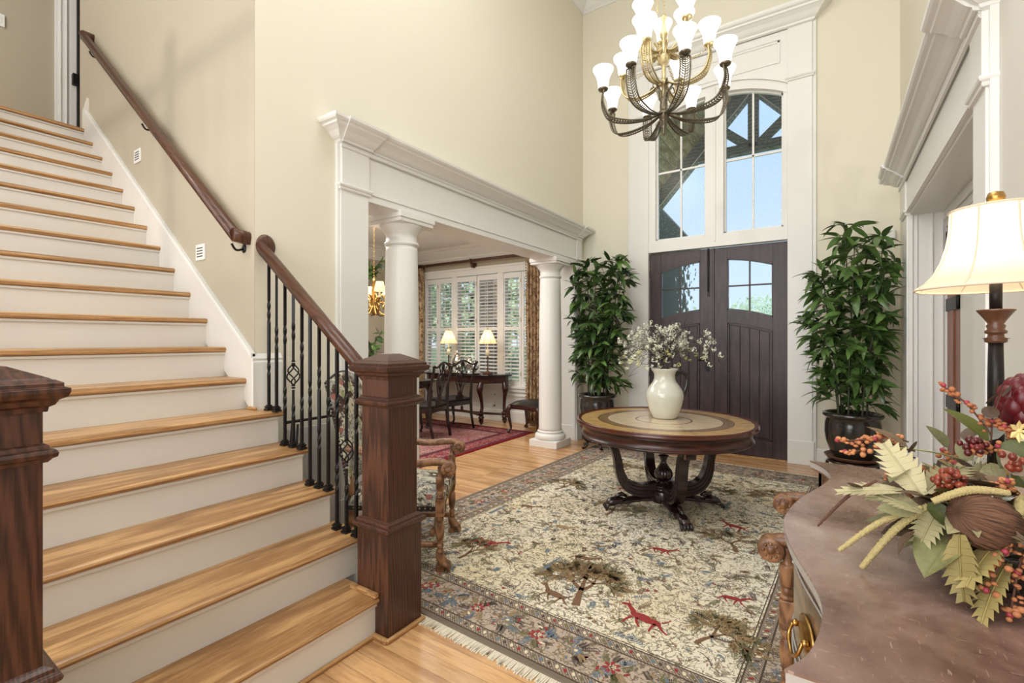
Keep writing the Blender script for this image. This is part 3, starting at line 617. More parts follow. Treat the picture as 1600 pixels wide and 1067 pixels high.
# ---- dining room trim and shuttered window
cpd = [(0, 0), (.02, 0), (.03, .03), (.045, .03), (.045, .06), (.06, .07), (.10, .12), (.13, .16), (.13, .18), (.15, .19), (.16, .23), (0, .23)]
sb('trim_9', MB().mold(cpd, (DX, DW, 2.79), (XL-.25, DW, 2.79), (0, -1, 0), m0=-1).mold(cpd, (DX, 1.7, 2.79), (DX, DW, 2.79), (1, 0, 0), m1=-1), M['trim'], 'stepped white crown moulding of the dining room', 'trim')
wn = MB().box((DX, DW-.012, 0), (XL-.3, DW-.0, .52)).box((DX, 1.7, 0), (DX+.012, DW, .9))
wn.mold(BB, (DX, DW-.012, 0), (XL-.3, DW-.012, 0), (0, -1, 0)).mold([(0, 0), (.02, .01), (.03, .04), (0, .05)], (DX+.012, 1.7, .88), (DX+.012, DW, .88), (1, 0, 0))
for xa, xb in ((-6.3, -5.5), (-5.35, -4.75), (-4.6, -3.7)):
    for a, b in (((xa, .24), (xb, .262)), ((xa, .43), (xb, .452)), ((xa, .24), (xa+.022, .45)), ((xb-.022, .24), (xb, .45))): wn.box((a[0], DW-.03, a[1]), (b[0], DW-.01, b[1]))
for ya in (2.2, 3.4, 4.6):
    for a, b in (((ya, .3), (ya+1, .322)), ((ya, .78), (ya+1, .80)), ((ya, .3), (ya+.022, .8)), ((ya+.98, .3), (ya+1, .8))): wn.box((DX+.01, a[0], a[1]), (DX+.03, b[0], b[1]))
sb('trim_10', wn, M['trim'], 'white panelled wainscot under the dining window', 'trim')
w3 = struct('window_3', 'wide shuttered dining room window', 'window')
MB().box((-6.46, DW-.06, .56), (-3.56, DW+.02, .60)).box((-6.44, DW-.04, .50), (-3.58, DW, .56)).box((-6.42, DW-.03, 2.50), (-3.6, DW+.05, 2.62)).box((-6.46, DW-.045, 2.60), (-3.56, DW+.02, 2.64)) \
    .box((-6.42, DW-.02, .58), (-6.38, DW+.12, 2.5)).box((-3.64, DW-.02, .58), (-3.6, DW+.12, 2.5)).build('window_frame', M['trim'], w3, .004)
for xm in (-5.675, -4.645): MB().box((xm-.06, DW-.015, .58), (xm+.06, DW+.12, 2.52)).build('mullion', M['trim'], w3, .003)
for xa, xb in ((-6.38, -5.735), (-5.615, -4.705), (-4.585, -3.64)):
    MB().box((xa, DW+.13, .58), (xb, DW+.136, 2.52)).build('pane', M['pane2'], w3)
    nx = 5 if xb-xa > .8 else 4
    mt = MB()
    for i in range(nx+1): x = xa+(xb-xa)*i/nx; mt.box((x-.006, DW+.12, .58), (x+.006, DW+.128, 2.52))
    for i in range(7): z = .62+1.88*i/6; mt.box((xa, DW+.12, z-.006), (xb, DW+.128, z+.006))
    mt.build('muntin', M['trim'], w3)
# shutter panels
lv = None
SH = [(-6.38, -6.07), (-6.065, -5.70), (-5.65, -5.165), (-5.155, -4.68), (-4.61, -4.235), (-4.23, -3.85)]
names = ['leftmost', 'second from left', 'third from left', 'fourth from left', 'fifth from left', 'rightmost']
def shutter(xa, xb, nm):
    global lv
    t = thing('shutter', 'white louvred shutter panel in the dining window, %s' % nm, 'shutter', ((xa+xb)/2, DW+.015, .60), 0, 'louvred shutters of the dining window')
    h = (xb-xa)/2; st = .045
    MB().box((-h, -.014, 0), (-h+st, .014, 1.89)).box((h-st, -.014, 0), (h, .014, 1.89)).box((-h+st, -.014, 0), (h-st, .014, .08)).box((-h+st, -.014, 1.80), (h-st, .014, 1.89)).box((-h+st, -.014, .925), (h-st, .014, .985)).build('frame', M['trim'], t, .002)
    if lv is None:
        lv = MB().prism([(-.028, -.003), (-.02, -.0045), (.02, -.0045), (.028, -.003), (.028, .003), (.02, .0045), (-.02, .0045), (-.028, .003)], lambda q: (-.5, q[0], q[1]), lambda q: (.5, q[0], q[1])).mesh('louver', M['trim'])
    wdt = (2*h-2*st)-.004
    for z0, z1, n in ((.08, .925, 14), (.985, 1.80, 14)):
        for i in range(n):
            o = bpy.data.objects.new('louver', lv); COL.objects.link(o); o.parent = t; o.location = (0, 0, z0+(z1-z0)*(i+.5)/n); o.scale = (wdt, 1, 1); o.rotation_euler = (R(22), 0, 0)
        MB().box((-.004, -.038, z0+.02), (.004, -.03, z1-.02)).build('tilt_rod', M['trim'], t)
    for z in (.2, 1.1, 1.75): MB().box((h-.012, -.02, z-.035), (h-.004, -.013, z+.035)).build('hinge', M['brass'], t)
for (a, b), nm in zip(SH, names): shutter(a, b, nm)

# ================================================================== STAIRCASE
RUN, RISE, NX = .25, .189, -1.72
st = thing('staircase', 'wide oak and white staircase rising to the upper hall', 'stairs', (NX, .9, 0))
WY = (NX, .9, 0)
def nose_tread(x, z, y0, y1, depth, ret):
    """board with rounded nosing at +x, optional return nosing at y1"""
    m = MB(); n = 6
    pr = [(-.022+.022*math.cos(R(-90+180*i/n)), -.0165+.0165*math.sin(R(-90+180*i/n))) for i in range(n+1)]
    poly = [(x+a+0, z+b) for a, b in pr]+[(x-depth, z), (x-depth, z-.033)]
    m.prism(poly, lambda q: (q[0], y0, q[1]), lambda q: (q[0], y1, q[1]))
    return m
for i in range(1, 18):
    x = NX-RUN*(i-1); z = RISE*i
    y1 = YS if i > 5 else (1.56 if i == 1 else 1.625)
    if i == 1: y1 = 1.50
    nose_tread(x, z, .16, y1, RUN+.045, False).build('tread', M['tread'], st, 0, WY)
    if 2 <= i <= 5:
        nose = [(-.02+.02*math.cos(R(-90+180*k/6)), -.0165+.0165*math.sin(R(-90+180*k/6))) for k in range(7)]
        MB().prism([(a, b) for a, b in nose]+[(-.05, 0), (-.05, -.033)], lambda q: (x-.01, 1.605+q[0]+.02, z+q[1]-.0003), lambda q: (x-RUN-.03, 1.605+q[0]+.02, z+q[1]-.0003)).build('return_nosing', M['tread'], st, 0, WY)
for i in range(1, 19):
    x = NX-.028-RUN*(i-1); z = RISE*i
    y1 = YS if i > 5 else 1.59
    if i == 1: y1 = 1.5
    MB().box((x-.02, .17, z-RISE+.0), (x, y1, z-.033)).build('riser', M['riser'], st, .001, WY)
    MB().box((x, .17, z-.048), (x+.012, y1, z-.033)).build('scotia', M['riser'] if i > 1 else M['riser'], st, .003, WY)
MB().box((-6.05, .0, RISE*18-.033), (NX-RUN*17, YS, RISE*18)).build('landing_nosing', M['tread'], st, .008, WY)
# shoe strip at floor, stringers and wall skirt
MB().box((NX-.028, .17, 0), (NX-.012, 1.48, .02)).build('shoe_moulding', M['tread'], st, .006, WY)
sk = MB(); zz = lambda x: (NX-x)/RUN*RISE+RISE
poly = [(-2.93, zz(-2.93)-.45), (-2.93, zz(-2.93)+.12), (-5.92, zz(-5.92)+.14), (-5.92, 3.72), (-6.03, 3.66), (-6.03, 3.2)]
poly = [(-2.90, .93), (-2.90, 1.285), (-5.90, 3.55), (-5.90, 3.68), (-6.03, 3.58), (-6.03, 3.1)]
sk.prism(poly, lambda q: (q[0], YS-.018, q[1]), lambda q: (q[0], YS, q[1])); sk.build('wall_skirt', M['riser'], st, 0, WY)
cpb = MB().prism([(-2.90, 1.258), (-2.90, 1.288), (-5.90, 3.553), (-5.90, 3.523)], lambda q: (q[0], YS-.032, q[1]), lambda q: (q[0], YS, q[1])); cpb.build('skirt_cap', M['trim'], st, .004, WY)
side = [(NX-.06, 0), (NX-.06, RISE-.035)]
for i in range(1, 6): side += [(NX-.03-RUN*(i), RISE*i-.035), (NX-.03-RUN*i, RISE*(i+1)-.035)]
side += [(-3.1, RISE*6-.035), (-3.1, 0)]
MB().prism(side, lambda q: (q[0], 1.572, q[1]), lambda q: (q[0], 1.592, q[1])).build('open_stringer', M['riser'], st, 0, WY)
MB().prism([(NX-.03, 0), (NX-.03, .15), (-6.0, 3.36), (-6.0, 0)], lambda q: (q[0], .13, q[1]), lambda q: (q[0], .165, q[1])).build('left_stringer', M['riser'], st, 0, WY)
MB().box((-2.96, YS-.025, .945), (-2.86, YS-.012, .965)).build('quarter_round', M['tread'], st, .005, WY)

# ---- railing with newel, handrail, iron balusters
def newel_parts(t, cx, cy, low=0):
    h = .1025
    def sq(a, z0, z1, mb): return mb.box((cx-a, cy-a, z0), (cx+a, cy+a, z1))
    b = MB(); sq(h+.004, low, .50, b); b.build('lower_box', M['newel'], t, .003, None)
    b = MB(); sq(h-.011, .50, 1.20, b); b.build('shaft', M['newel'], t, .003)
    def mould(z, pr, n):
        m = MB()
        for dx, dy in ((1, 0), (-1, 0), (0, 1), (0, -1)):
            e = h-.012; o = Vector((dx, dy, 0)); l = Vector((-dy, dx, 0)); c = Vector((cx, cy, z))
            m.mold(pr, c+o*e-l*e, c+o*e+l*e, o, m0=1, m1=1)
        m.build(n, M['newel'], t, .001)
    mould(.478, [(0, 0), (.016, 0), (.022, .008), (.03, .014), (.034, .024), (.03, .032), (.02, .036), (.018, .046), (.008, .052), (0, .056)], 'band_moulding')
    mould(1.055, [(0, 0), (.008, .0), (.016, .01), (.024, .014), (.026, .024), (.022, .032), (.012, .036), (.010, .044), (0, .05)], 'neck_moulding')
    mould(1.185, [(0, 0), (.008, 0), (.01, .012), (.02, .018), (.026, .03), (.04, .038), (.045, .05), (.045, .06), (.034, .064), (.034, .074), (.02, .082), (0, .084)], 'cap_moulding')
    m = MB(); a, b_ = .108, .035
    vs = [(cx-a, cy-a, 1.266), (cx+a, cy-a, 1.266), (cx+a, cy+a, 1.266), (cx-a, cy+a, 1.266)]
    a2 = .10; vs += [(cx-a2, cy-a2, 1.272), (cx+a2, cy-a2, 1.272), (cx+a2, cy+a2, 1.272), (cx-a2, cy+a2, 1.272)]
    vs += [(cx-b_, cy-b_, 1.302), (cx+b_, cy-b_, 1.302), (cx+b_, cy+b_, 1.302), (cx-b_, cy+b_, 1.302)]
    m.add(vs, [(0, 1, 5, 4), (1, 2, 6, 5), (2, 3, 7, 6), (3, 0, 4, 7), (4, 5, 9, 8), (5, 6, 10, 9), (6, 7, 11, 10), (7, 4, 8, 11), (8, 9, 10, 11), (0, 3, 2, 1)]); m.build('pyramid_cap', M['newel'], t)
def railprof():
    return [(-.022, -.032), (-.024, -.014), (-.031, -.006), (-.034, .006), (-.030, .018), (-.018, .028), (0, .032), (.018, .028), (.030, .018), (.034, .006), (.031, -.006), (.024, -.014), (.022, -.032)]
def raillen(mb, p0, p1, sc=1.0):
    p0, p1 = Vector(p0), Vector(p1); d = (p1-p0).normalized(); w = d.cross(Vector((0, 0, 1))).normalized(); u = w.cross(d)
    f = lambda p: (lambda q: p+w*q[0]*sc+Vector((0, 0, 1))*q[1]*sc*1.25)
    return mb.prism(railprof(), f(p0), f(p1), True)
rl = thing('stair_railing', 'dark oak newel post with sloping handrail and black twisted iron balusters', 'railing', (0, 0, 0))
newel_parts(rl, -1.7695, 1.5825)
MB().box((-1.90, 1.452, 0), (-1.652, 1.476, .022)).box((-1.667+.004, 1.46, 0), (-1.645, 1.70, .022)).build('base_shoe', M['tread'], rl, .006)
MB().box((-1.90, 1.45, RISE), (-1.72, 1.476, RISE+.02)).build('tread_shoe', M['tread'], rl, .006)
raillen(MB(), (-2.885, 1.565, 1.935), (-1.86, 1.57, 1.150)).build('handrail', M['rail'], rl)
MB().lathe([(.001, 0), (.058, 0), (.062, .006), (.058, .014), (.05, .02), (.001, .022)], 28, Matrix.Translation((XL, 1.60, 1.945)) @ Matrix.Rotation(PI/2, 4, 'Y') @ Matrix.Scale(1.2, 4, (1, 0, 0))).build('rosette', M['rail'], rl)
def baluster(x, y, z0, z1, kind):
    m = MB(); a = .0078; zs, tw = [], []
    segs = {'one': [(.42, .60)], 'two': [(.20, .36), (.58, .74)], 'basket': [(.16, .27), (.66, .80)]}[kind]
    H = z1-z0; z = 0; ang = 0; 
    while z < H+.001:
        zs.append(z0+z); f = z/H; ins = any(p < f < q for p, q in segs)
        tw.append(ang); step = .011 if ins else .04
        if ins: ang += .32
        z += step
    zs[-1] = z1; pts = [(x, y, q) for q in zs]
    if kind == 'basket':
        zb = z0+H*.47; lo = [i for i, q in enumerate(zs) if q < zb-.055]; hi = [i for i, q in enumerate(zs) if q > zb+.055]
        for g in (lo, hi): m.tube([pts[i] for i in g], a*1.3, 4, twist=[tw[i] for i in g], smooth=False)
    else: m.tube(pts, a*1.3, 4, twist=tw, smooth=False)
    b = m.build('baluster', M['iron'], rl)
    s = MB()
    for r_, za, zb_ in ((.021, 0, .012), (.016, .012, .018), (.019, .018, .026), (.013, .026, .034)): s.box((x-r_, y-r_, z0+za), (x+r_, y+r_, z0+zb_))
    s.build('shoe', M['iron'], b, .002)
    if kind == 'basket':
        k = MB()
        for j in range(4):
            pts = []
            for i in range(13):
                f = i/12; th = 2*PI*j/4+f*PI*1.0; rr = .032*math.sin(PI*f)**.9+.004; pts.append((x+rr*math.cos(th), y+rr*math.sin(th), zb-.058+.116*f))
            k.tube(pts, .0042, 5)
        for zc in (zb-.062, zb+.062, zb-.076, zb+.076): k.lathe([(.008, zc-.005), (.012, zc), (.008, zc+.005)], 10, Matrix.Translation((x, y, 0)))
        k.build('basket', M['iron'], b)
bx_ = [-2.80, -2.717, -2.63, -2.545, -2.462, -2.385, -2.302, -2.222, -2.148, -2.070, -1.992]
bt = [5, 5, 4, 4, 4, 3, 3, 3, 2, 2, 2]; bk = ['two', 'one', 'two', 'basket', 'two', 'one', 'two', 'one', 'two', 'basket', 'two']
for x, k, kd in zip(bx_, bt, bk):
    zr = 1.935+(x+2.885)*(1.150-1.935)/(1.025)-.036
    baluster(x, 1.562, RISE*k, zr, kd)
rl2 = thing('left_newel_post', 'dark oak newel post at the left edge, foot of the stairs', 'railing', (0, 0, 0))
newel_parts(rl2, -1.7695, .2545)
raillen(MB(), (-5.9, .20, 4.25), (-1.86, .25, 1.150)).build('handrail', M['rail'], rl2)
for i in range(30):
    x = -2.0-.13*i; zb = RISE*(int((NX-x)/RUN)+1)
    MB().box((x-.008, .212, zb), (x+.008, .228, 1.15+(-1.86-x)*(4.25-1.15)/4.04-.03)).build('baluster', M['iron'], rl2)
wr = thing('wall_handrail', 'long dark wooden handrail mounted on the taupe stair wall', 'handrail', (0, 0, 0))
raillen(MB(), (-5.76, 1.46, 4.195), (-2.99, 1.46, 2.005), 1.0).build('rail', M['rail'], wr)
raillen(MB(), (-2.99, 1.445, 2.005), (-2.975, YS, 1.992)).build('rail_return', M['rail'], wr)
raillen(MB(), (-5.76, 1.445, 4.195), (-5.77, YS, 4.20)).build('rail_return', M['rail'], wr)
for x, z in ((-3.03, 1.985), (-4.4, 3.06), (-5.6, 4.02)):
    MB().tube(spline([(x, YS, z-.05), (x, YS-.05, z-.065), (x, YS-.078, z-.03)], 6), .007, 8).lathe([(.001, 0), (.028, 0), (.026, .006), (.001, .01)], 16, Matrix.Translation((x, YS, z-.05)) @ Matrix.Rotation(PI/2, 4, 'X')).build('bracket', M['iron'], wr)
# upper hall guard rail to the left of the flight (outside the frame; casts the rail shadows seen on the wall)
gr = thing('upper_guard_railing', 'guard railing along the upper hall to the left of the stairs', 'railing', (0, 0, 0))
MB().box((-6.0, -.03, 4.36), (-2.2, .04, 4.42)).build('handrail', M['rail'], gr, .01)
for i in range(24): MB().box((-5.9+.16*i, -.008, 3.4), (-5.884+.16*i, .008, 4.37)).build('baluster', M['iron'], gr)
MB().box((-4.0, -.06, 3.3), (-3.88, .06, 4.55)).build('newel_post', M['newel'], gr)
MB().box((-7.2, -.1, 3.2), (-2.2, .1, 3.39)).build('floor_edge', M['trim'], gr)
def steplight(x, z, lab):
    t = thing('step_light', lab, 'vent', (x, YS, z))
    MB().box((-.065, -.012, -.055), (.065, 0, .055)).build('cover_plate', M['trim'], t, .004)
    for k in range(4): MB().box((-.042, -.0135, -.032+k*.019), (.042, -.0115, -.026+k*.019)).build('slot', M['dark'], t)
steplight(-4.70, 2.868, 'upper white slotted step light cover beside the handrail')
steplight(-3.60, 1.97, 'lower white slotted step light cover near the foot of the wall handrail')

# ================================================================== RUGS
RT = .012
rg = thing('area_rug', 'large cream Persian rug with tree and animal motifs under the round table', 'rug', (-1.235, 3.66, 0), R(-2.7))
MB().box((-1.375, -1.96, .001), (1.375, 1.96, RT)).build('pile', M['rug'], rg, .003)
pm_ = MB(); q = random.Random(12); ZR = RT+.0006
def flat(pts, mi): pm_.add([(x, y, ZR+mi*.00012) for x, y in pts], [tuple(range(len(pts)))], False, mi)
def blob(x, y, a, b, ang, mi, n=8):
    c_, s_2 = math.cos(ang), math.sin(ang); flat([(x+a*math.cos(2*PI*k/n)*c_-b*math.sin(2*PI*k/n)*s_2, y+a*math.cos(2*PI*k/n)*s_2+b*math.sin(2*PI*k/n)*c_) for k in range(n)], mi)
def stroke(x, y, ang, L, w0, w1, mi, bend=0, n=5):
    l, r2 = [], []; a = ang
    for k in range(n+1):
        w = w0+(w1-w0)*k/n; l.append((x-math.sin(a)*w, y+math.cos(a)*w)); r2.append((x+math.sin(a)*w, y-math.cos(a)*w))
        if k < n: x += math.cos(a)*L/n; y += math.sin(a)*L/n; a += bend/n
    for k in range(n): flat([l[k], l[k+1], r2[k+1], r2[k]], mi)
    return x, y, a
def frond(x, y, ang, L, mi, bend=0):
    n = 7; a = ang
    for k in range(n):
        x2, y2 = x+math.cos(a)*L/n, y+math.sin(a)*L/n; flat([(x-math.sin(a)*.0013, y+math.cos(a)*.0013), (x2-math.sin(a)*.0013, y2+math.cos(a)*.0013), (x2+math.sin(a)*.0013, y2-math.cos(a)*.0013), (x+math.sin(a)*.0013, y-math.cos(a)*.0013)], mi)
        for sg in (-1, 1): aa = a+sg*.9; blob(x2+math.cos(aa)*.011, y2+math.sin(aa)*.011, .010*(1-.4*k/n), .0033, aa, mi, 6)
        x, y = x2, y2; a += bend/n
def flower(x, y, s_2, mi, ci=3):
    for k in range(7): a = 2*PI*k/7; blob(x+math.cos(a)*s_2*.62, y+math.sin(a)*s_2*.62, s_2*.42, s_2*.22, a, mi, 6)
    blob(x, y, s_2*.3, s_2*.3, 0, ci, 8)
def tree(x, y, ang, L, w, d, mi=4):
    x2, y2, a = stroke(x, y, ang, L, w, w*.65, mi, q.uniform(-.7, .7))
    if d > 0:
        for sg in q.sample((-1, 1, 0), 2+(q.random() > .6)): tree(x2, y2, a+sg*q.uniform(.45, .9), L*q.uniform(.6, .8), w*.62, d-1, mi)
    if d < 3:
        for k in range(3): frond(x2, y2, a+q.uniform(-1.3, 1.3), q.uniform(.05, .09), q.choice((1, 1, 0, 5)), q.uniform(-.8, .8))
def beast(x, y, s_2, mi, fl=1):
    P = lambda px, py: (x+fl*px*s_2, y+py*s_2)
    blob(x, y, .075*s_2, .028*s_2, .12*fl, mi, 10); stroke(*P(.06, .02), .8 if fl > 0 else PI-.8, .06*s_2, .014*s_2, .009*s_2, mi); blob(*P(.115, .065), .026*s_2, .011*s_2, -.4*fl, mi, 7)
    for px, an in ((.055, -1.1), (.035, -1.9), (-.05, -1.3), (-.065, -2.2)): stroke(*P(px, -.015), an if fl > 0 else PI-an, .07*s_2, .008*s_2, .004*s_2, mi, .5)
    stroke(*P(-.07, .01), 2.4 if fl > 0 else .7, .05*s_2, .004*s_2, .003*s_2, mi, .8); stroke(*P(.105, .075), 1.9, .035*s_2, .003*s_2, .002*s_2, mi, .6)
for (x, y, an, L, w, d) in ((.22, -1.45, 1.9, .16, .022, 4), (-.62, -1.42, 1.4, .10, .012, 3), (-.85, .1, 1.2, .12, .014, 3), (.75, -.3, 1.9, .13, .016, 3), (-.2, -.2, 1.5, .12, .013, 3), (.3, .75, 1.4, .13, .015, 3), (-.6, 1.0, 1.7, .12, .014, 3), (.85, .9, 1.6, .12, .012, 3), (.8, -1.4, 1.3, .1, .012, 3)): tree(x, y, an, L, w, d)
for (x, y, s_2, mi, fl) in ((-.62, -1.12, 1.0, 2, 1), (.55, -1.35, 1.1, 2, -1), (0, -.95, .8, 4, 1), (.08, -1.42, .9, 4, -1), (-.35, -.6, .8, 5, 1), (.35, -.55, .8, 2, 1), (-.8, -.4, .8, 4, 1), (.65, .15, .9, 2, -1), (-.35, .5, .8, 2, 1), (.1, 1.3, .8, 4, 1), (.85, -.9, .7, 2, 1), (-.75, 1.35, .8, 5, 1), (.2, .25, .7, 5, -1)): beast(x, y, s_2, mi, fl)
for (x, y) in ((-.12, -1.25), (-.95, -.7), (.5, .5), (-.1, .95)):
    for k in range(12): blob(x, y+.02*k, .022*(1-k/14), .012, q.uniform(-.4, .4), 3, 6)
for k in range(620):
    x, y = q.uniform(-.97, .97), q.uniform(-1.55, 1.55); t_ = q.random()
    if t_ < .62: frond(x, y, q.uniform(0, 6.3), q.uniform(.04, .10), q.choice((1, 1, 0, 0, 4, 3)), q.uniform(-1.2, 1.2))
    elif t_ < .8: stroke(x, y, q.uniform(0, 6.3), q.uniform(.05, .12), .003, .0015, 0, q.uniform(-2.5, 2.5), 8)
    else: flower(x, y, q.uniform(.010, .018), q.choice((2, 3, 5, 4)), 0)
def bpt(t_, off):
    hx, hy = 1.375-off, 1.96-off; per = 4*(hx+hy); t_ = t_ % 1*per
    for (ax, ay, bx2, by2, L) in ((-hx, -hy, hx, -hy, 2*hx), (hx, -hy, hx, hy, 2*hy), (hx, hy, -hx, hy, 2*hx), (-hx, hy, -hx, -hy, 2*hy)):
        if t_ <= L: return ax+(bx2-ax)*t_/L, ay+(by2-ay)*t_/L, math.atan2(by2-ay, bx2-ax)
        t_ -= L
    return -hx, -hy, 0
NB = 64
for k in range(NB):
    x, y, a = bpt((k+.5)/NB, .195); flower(x+q.uniform(-.01, .01), y+q.uniform(-.01, .01), .040 if k % 2 else .030, 2 if k % 2 else 3, 6); flower(x, y, .018, 6 if k % 2 else 5, 0)
    for sg in (-1, 1):
        for j in range(4): an = a+sg*q.uniform(.3, 2.6); frond(x+math.cos(an)*.03, y+math.sin(an)*.03, an, q.uniform(.04, .075), q.choice((0, 1, 3, 5)), q.uniform(-1, 1))
        for j in range(3): an = a+q.uniform(-3, 3); blob(x+math.cos(an)*.065, y+math.sin(an)*.06, .016, .007, an+1, q.choice((2, 3, 6, 0, 5)), 6)
for off in (.062, .333):
    n_ = 330
    for k in range(n_):
        x, y, a = bpt((k+.5)/n_, off); blob(x, y, .008, .013, a+.5, (0, 6, 2, 6, 1, 3)[k % 6], 6)
        x, y, a = bpt((k+1)/n_, off); blob(x+math.sin(a)*.014, y-math.cos(a)*.014, .005, .004, a, 6 if k % 2 else 0, 5); blob(x-math.sin(a)*.014, y+math.cos(a)*.014, .005, .004, a, 6 if k % 2 else 0, 5)
tag(pm_.build('woven_motifs', [plain('rug_yarn_%d' % i, c, .95, var=.2, nsc=120) for i, c in enumerate(((80, 68, 60), (112, 106, 70), (146, 48, 48), (104, 120, 134), (116, 86, 60), (156, 130, 92), (222, 206, 176)))], rg), kind='stuff')
fr = MB(); r_ = random.Random(2)
for s_ in (-1, 1):
    x = -1.37
    while x < 1.37:
        L = .05+.02*r_.random(); dx = (r_.random()-.5)*.012
        fr.box((x, 0, .0005), (x+.007, L, .006), Matrix(((1, dx/L, 0, 0), (0, s_, 0, s_*1.957), (0, 0, 1, 0), (0, 0, 0, 1)))); x += .0085
tag(fr.build('fringe', M['fringe'], rg), kind='stuff')
rg2 = thing('dining_rug', 'red and navy Persian rug under the dining table', 'rug', (-5.08, 4.05, 0), 0)
MB().box((-1.45, -1.95, .001), (1.45, 1.95, RT)).build('pile', M['rug2'], rg2, .003)

# ================================================================== ROUND TABLE, JUG, BLOSSOM
TC = (-1.12, 3.87); TZ = .725
tb = thing('round_table', 'round inlaid pedestal table with dark carved scroll legs on the rug', 'table', (TC[0], TC[1], RT), R(-54.4+90))
MB().lathe([(.0, TZ-.045), (.67, TZ-.045), (.688, TZ-.036), (.692, TZ-.026), (.684, TZ-.02), (.69, TZ-.012), (.686, TZ-.003), (.67, TZ-RT), (.66, TZ-RT+.0005), (.0, TZ-RT+.0005)], 96, cap=False).build('tabletop', M['tabletop'], tb)
MB().lathe([(.0, TZ-.045), (.655, TZ-.045), (.655, TZ-.062), (.645, TZ-.066), (.645, TZ-.118), (.655, TZ-.122), (.66, TZ-.13), (.652, TZ-.14), (.0, TZ-.14)], 96, cap=False).build('apron', M['mahog'], tb)
def lyre(k):
    T = Matrix.Rotation(k*PI/2, 4, 'Z')
    # profile path in (radial, z)
    path = [(.05, .165), (.15, .15), (.25, .165), (.32, .215), (.36, .30), (.375, .39), (.40, .48), (.445, .545), (.49, .572), (.525, .565), (.53, .535), (.505, .525)]
    pp = spline([(a, 0, b) for a, b in path], 6)
    wd = [.085, .085, .08, .07, .058, .05, .046, .044, .042, .034, .024, .012]
    m = MB(); n = len(pp)
    L, Rr = [], []
    for i, p in enumerate(pp):
        t = (pp[min(i+1, n-1)]-pp[max(0, i-1)]).normalized(); nn = Vector((-t.z, 0, t.x)); f = i/(n-1)*(len(wd)-1); w = wd[int(f)]*(1-f % 1)+wd[min(int(f)+1, len(wd)-1)]*(f % 1)
        L.append(p+nn*w*.6); Rr.append(p-nn*w*.6)
    for ya, yb in ((-.036, .036),):
        vs = []
        for a, b in zip(L, Rr):
            for y in (ya, ya*.4, yb*.4, yb): pass
            vs += [pm(T, (a.x, ya, a.z)), pm(T, (a.x, yb, a.z)), pm(T, (b.x, yb, b.z)), pm(T, (b.x, ya, b.z))]
        fs = [(i*4+j, i*4+(j+1) % 4, (i+1)*4+(j+1) % 4, (i+1)*4+j) for i in range(n-1) for j in range(4)]+[(3, 2, 1, 0), (4*n-4, 4*n-3, 4*n-2, 4*n-1)]
        m.add(vs, fs)
    # reeding along the edges
    for sy in (-1, 1):
        for off in (-.35, 0, .35):
            m.tube([pm(T, (p.x*(1)+(L[i].x-p.x)*off/.6, sy*.037, p.z+(L[i].z-p.z)*off/.6)) for i, p in enumerate(pp)][4:50], .0045, 5)
    return m.build('scroll_leg', M['blackwood'], tb, .004)
for k in range(4): lyre(k)
m = MB()
for k in range(4):
    T = Matrix.Rotation(k*PI/2, 4, 'Z'); q = spline([(.05, 0, .085), (.16, 0, .085), (.27, 0, .072), (.36, 0, .055)], 5)
    m.tube([pm(T, p) for p in q], [.062]*6+[.055]*6+[.045]*4, 8, flat=.42)
m.lathe([(.0, .06), (.10, .06), (.105, .09), (.10, .15), (.075, .155), (.07, .17), (.085, .18), (.086, .192), (.06, .198), (.0, .198)], 24, cap=False)
m.build('platform', M['blackwood'], tb, .003)
for k in range(4):
    T = Matrix.Rotation(k*PI/2, 4, 'Z'); m = MB()
    m.tube([pm(T, p) for p in spline([(.33, 0, .07), (.38, 0, .065), (.43, 0, .055), (.455, 0, .03)], 4)], [.03, .034, .036, .038, .04, .042, .042, .042, .04, .038, .034, .03, .022], 8, flat=.8)
    for j in range(4): m.tube([pm(T, p) for p in [(.42, (j-1.5)*.019, .045), (.455, (j-1.5)*.023, .04), (.478, (j-1.5)*.025, .014), (.468, (j-1.5)*.025, .004)]], [.011, .012, .010, .006], 7)
    m.tube([pm(T, p) for p in [(.30, 0, .10), (.34, 0, .12), (.38, 0, .105), (.40, 0, .08)]], [.01, .018, .016, .008], 8)
    m.build('claw_foot', M['blackwood'], tb)
MB().lathe([(.0, .195), (.045, .195), (.05, .205), (.032, .22), (.055, .238), (.07, .265), (.068, .295), (.045, .33), (.024, .365), (.02, .385), (.024, .395), (.03, .40), (.026, .408), (.038, .418), (.04, .426), (.0, .436)], 40, rib=.05, ribn=12, cap=False).build('urn_finial', M['blackwood'], tb)

jx, jy = -1.135, 3.95
jg = thing('ceramic_jug', 'pale celadon glazed jug with a dark handle on the round table', 'jug', (jx, jy, TZ+.001), 0)
MB().lathe([(.0, 0), (.085, 0), (.098, .012), (.118, .06), (.136, .11), (.148, .16), (.15, .195), (.14, .23), (.115, .27), (.092, .30), (.083, .325), (.082, .355), (.09, .385), (.104, .405), (.108, .408), (.106, .398), (.085, .37), (.075, .33), (.08, .30), (.0, .27)], 48, cap=False).build('body', M['jug'], jg)
hd = Vector((.80, .58, 0)).normalized()
MB().tube([hd*a+Vector((0, 0, b)) for a, b in [(v.x, v.y) for v in spline([(.085, .345, 0), (.12, .375, 0), (.165, .365, 0), (.19, .32, 0), (.185, .26, 0), (.165, .21, 0), (.14, .17, 0), (.146, .13, 0)], 5)]], .012, 10, flat=1.5).build('handle', M['jugh'], jg)
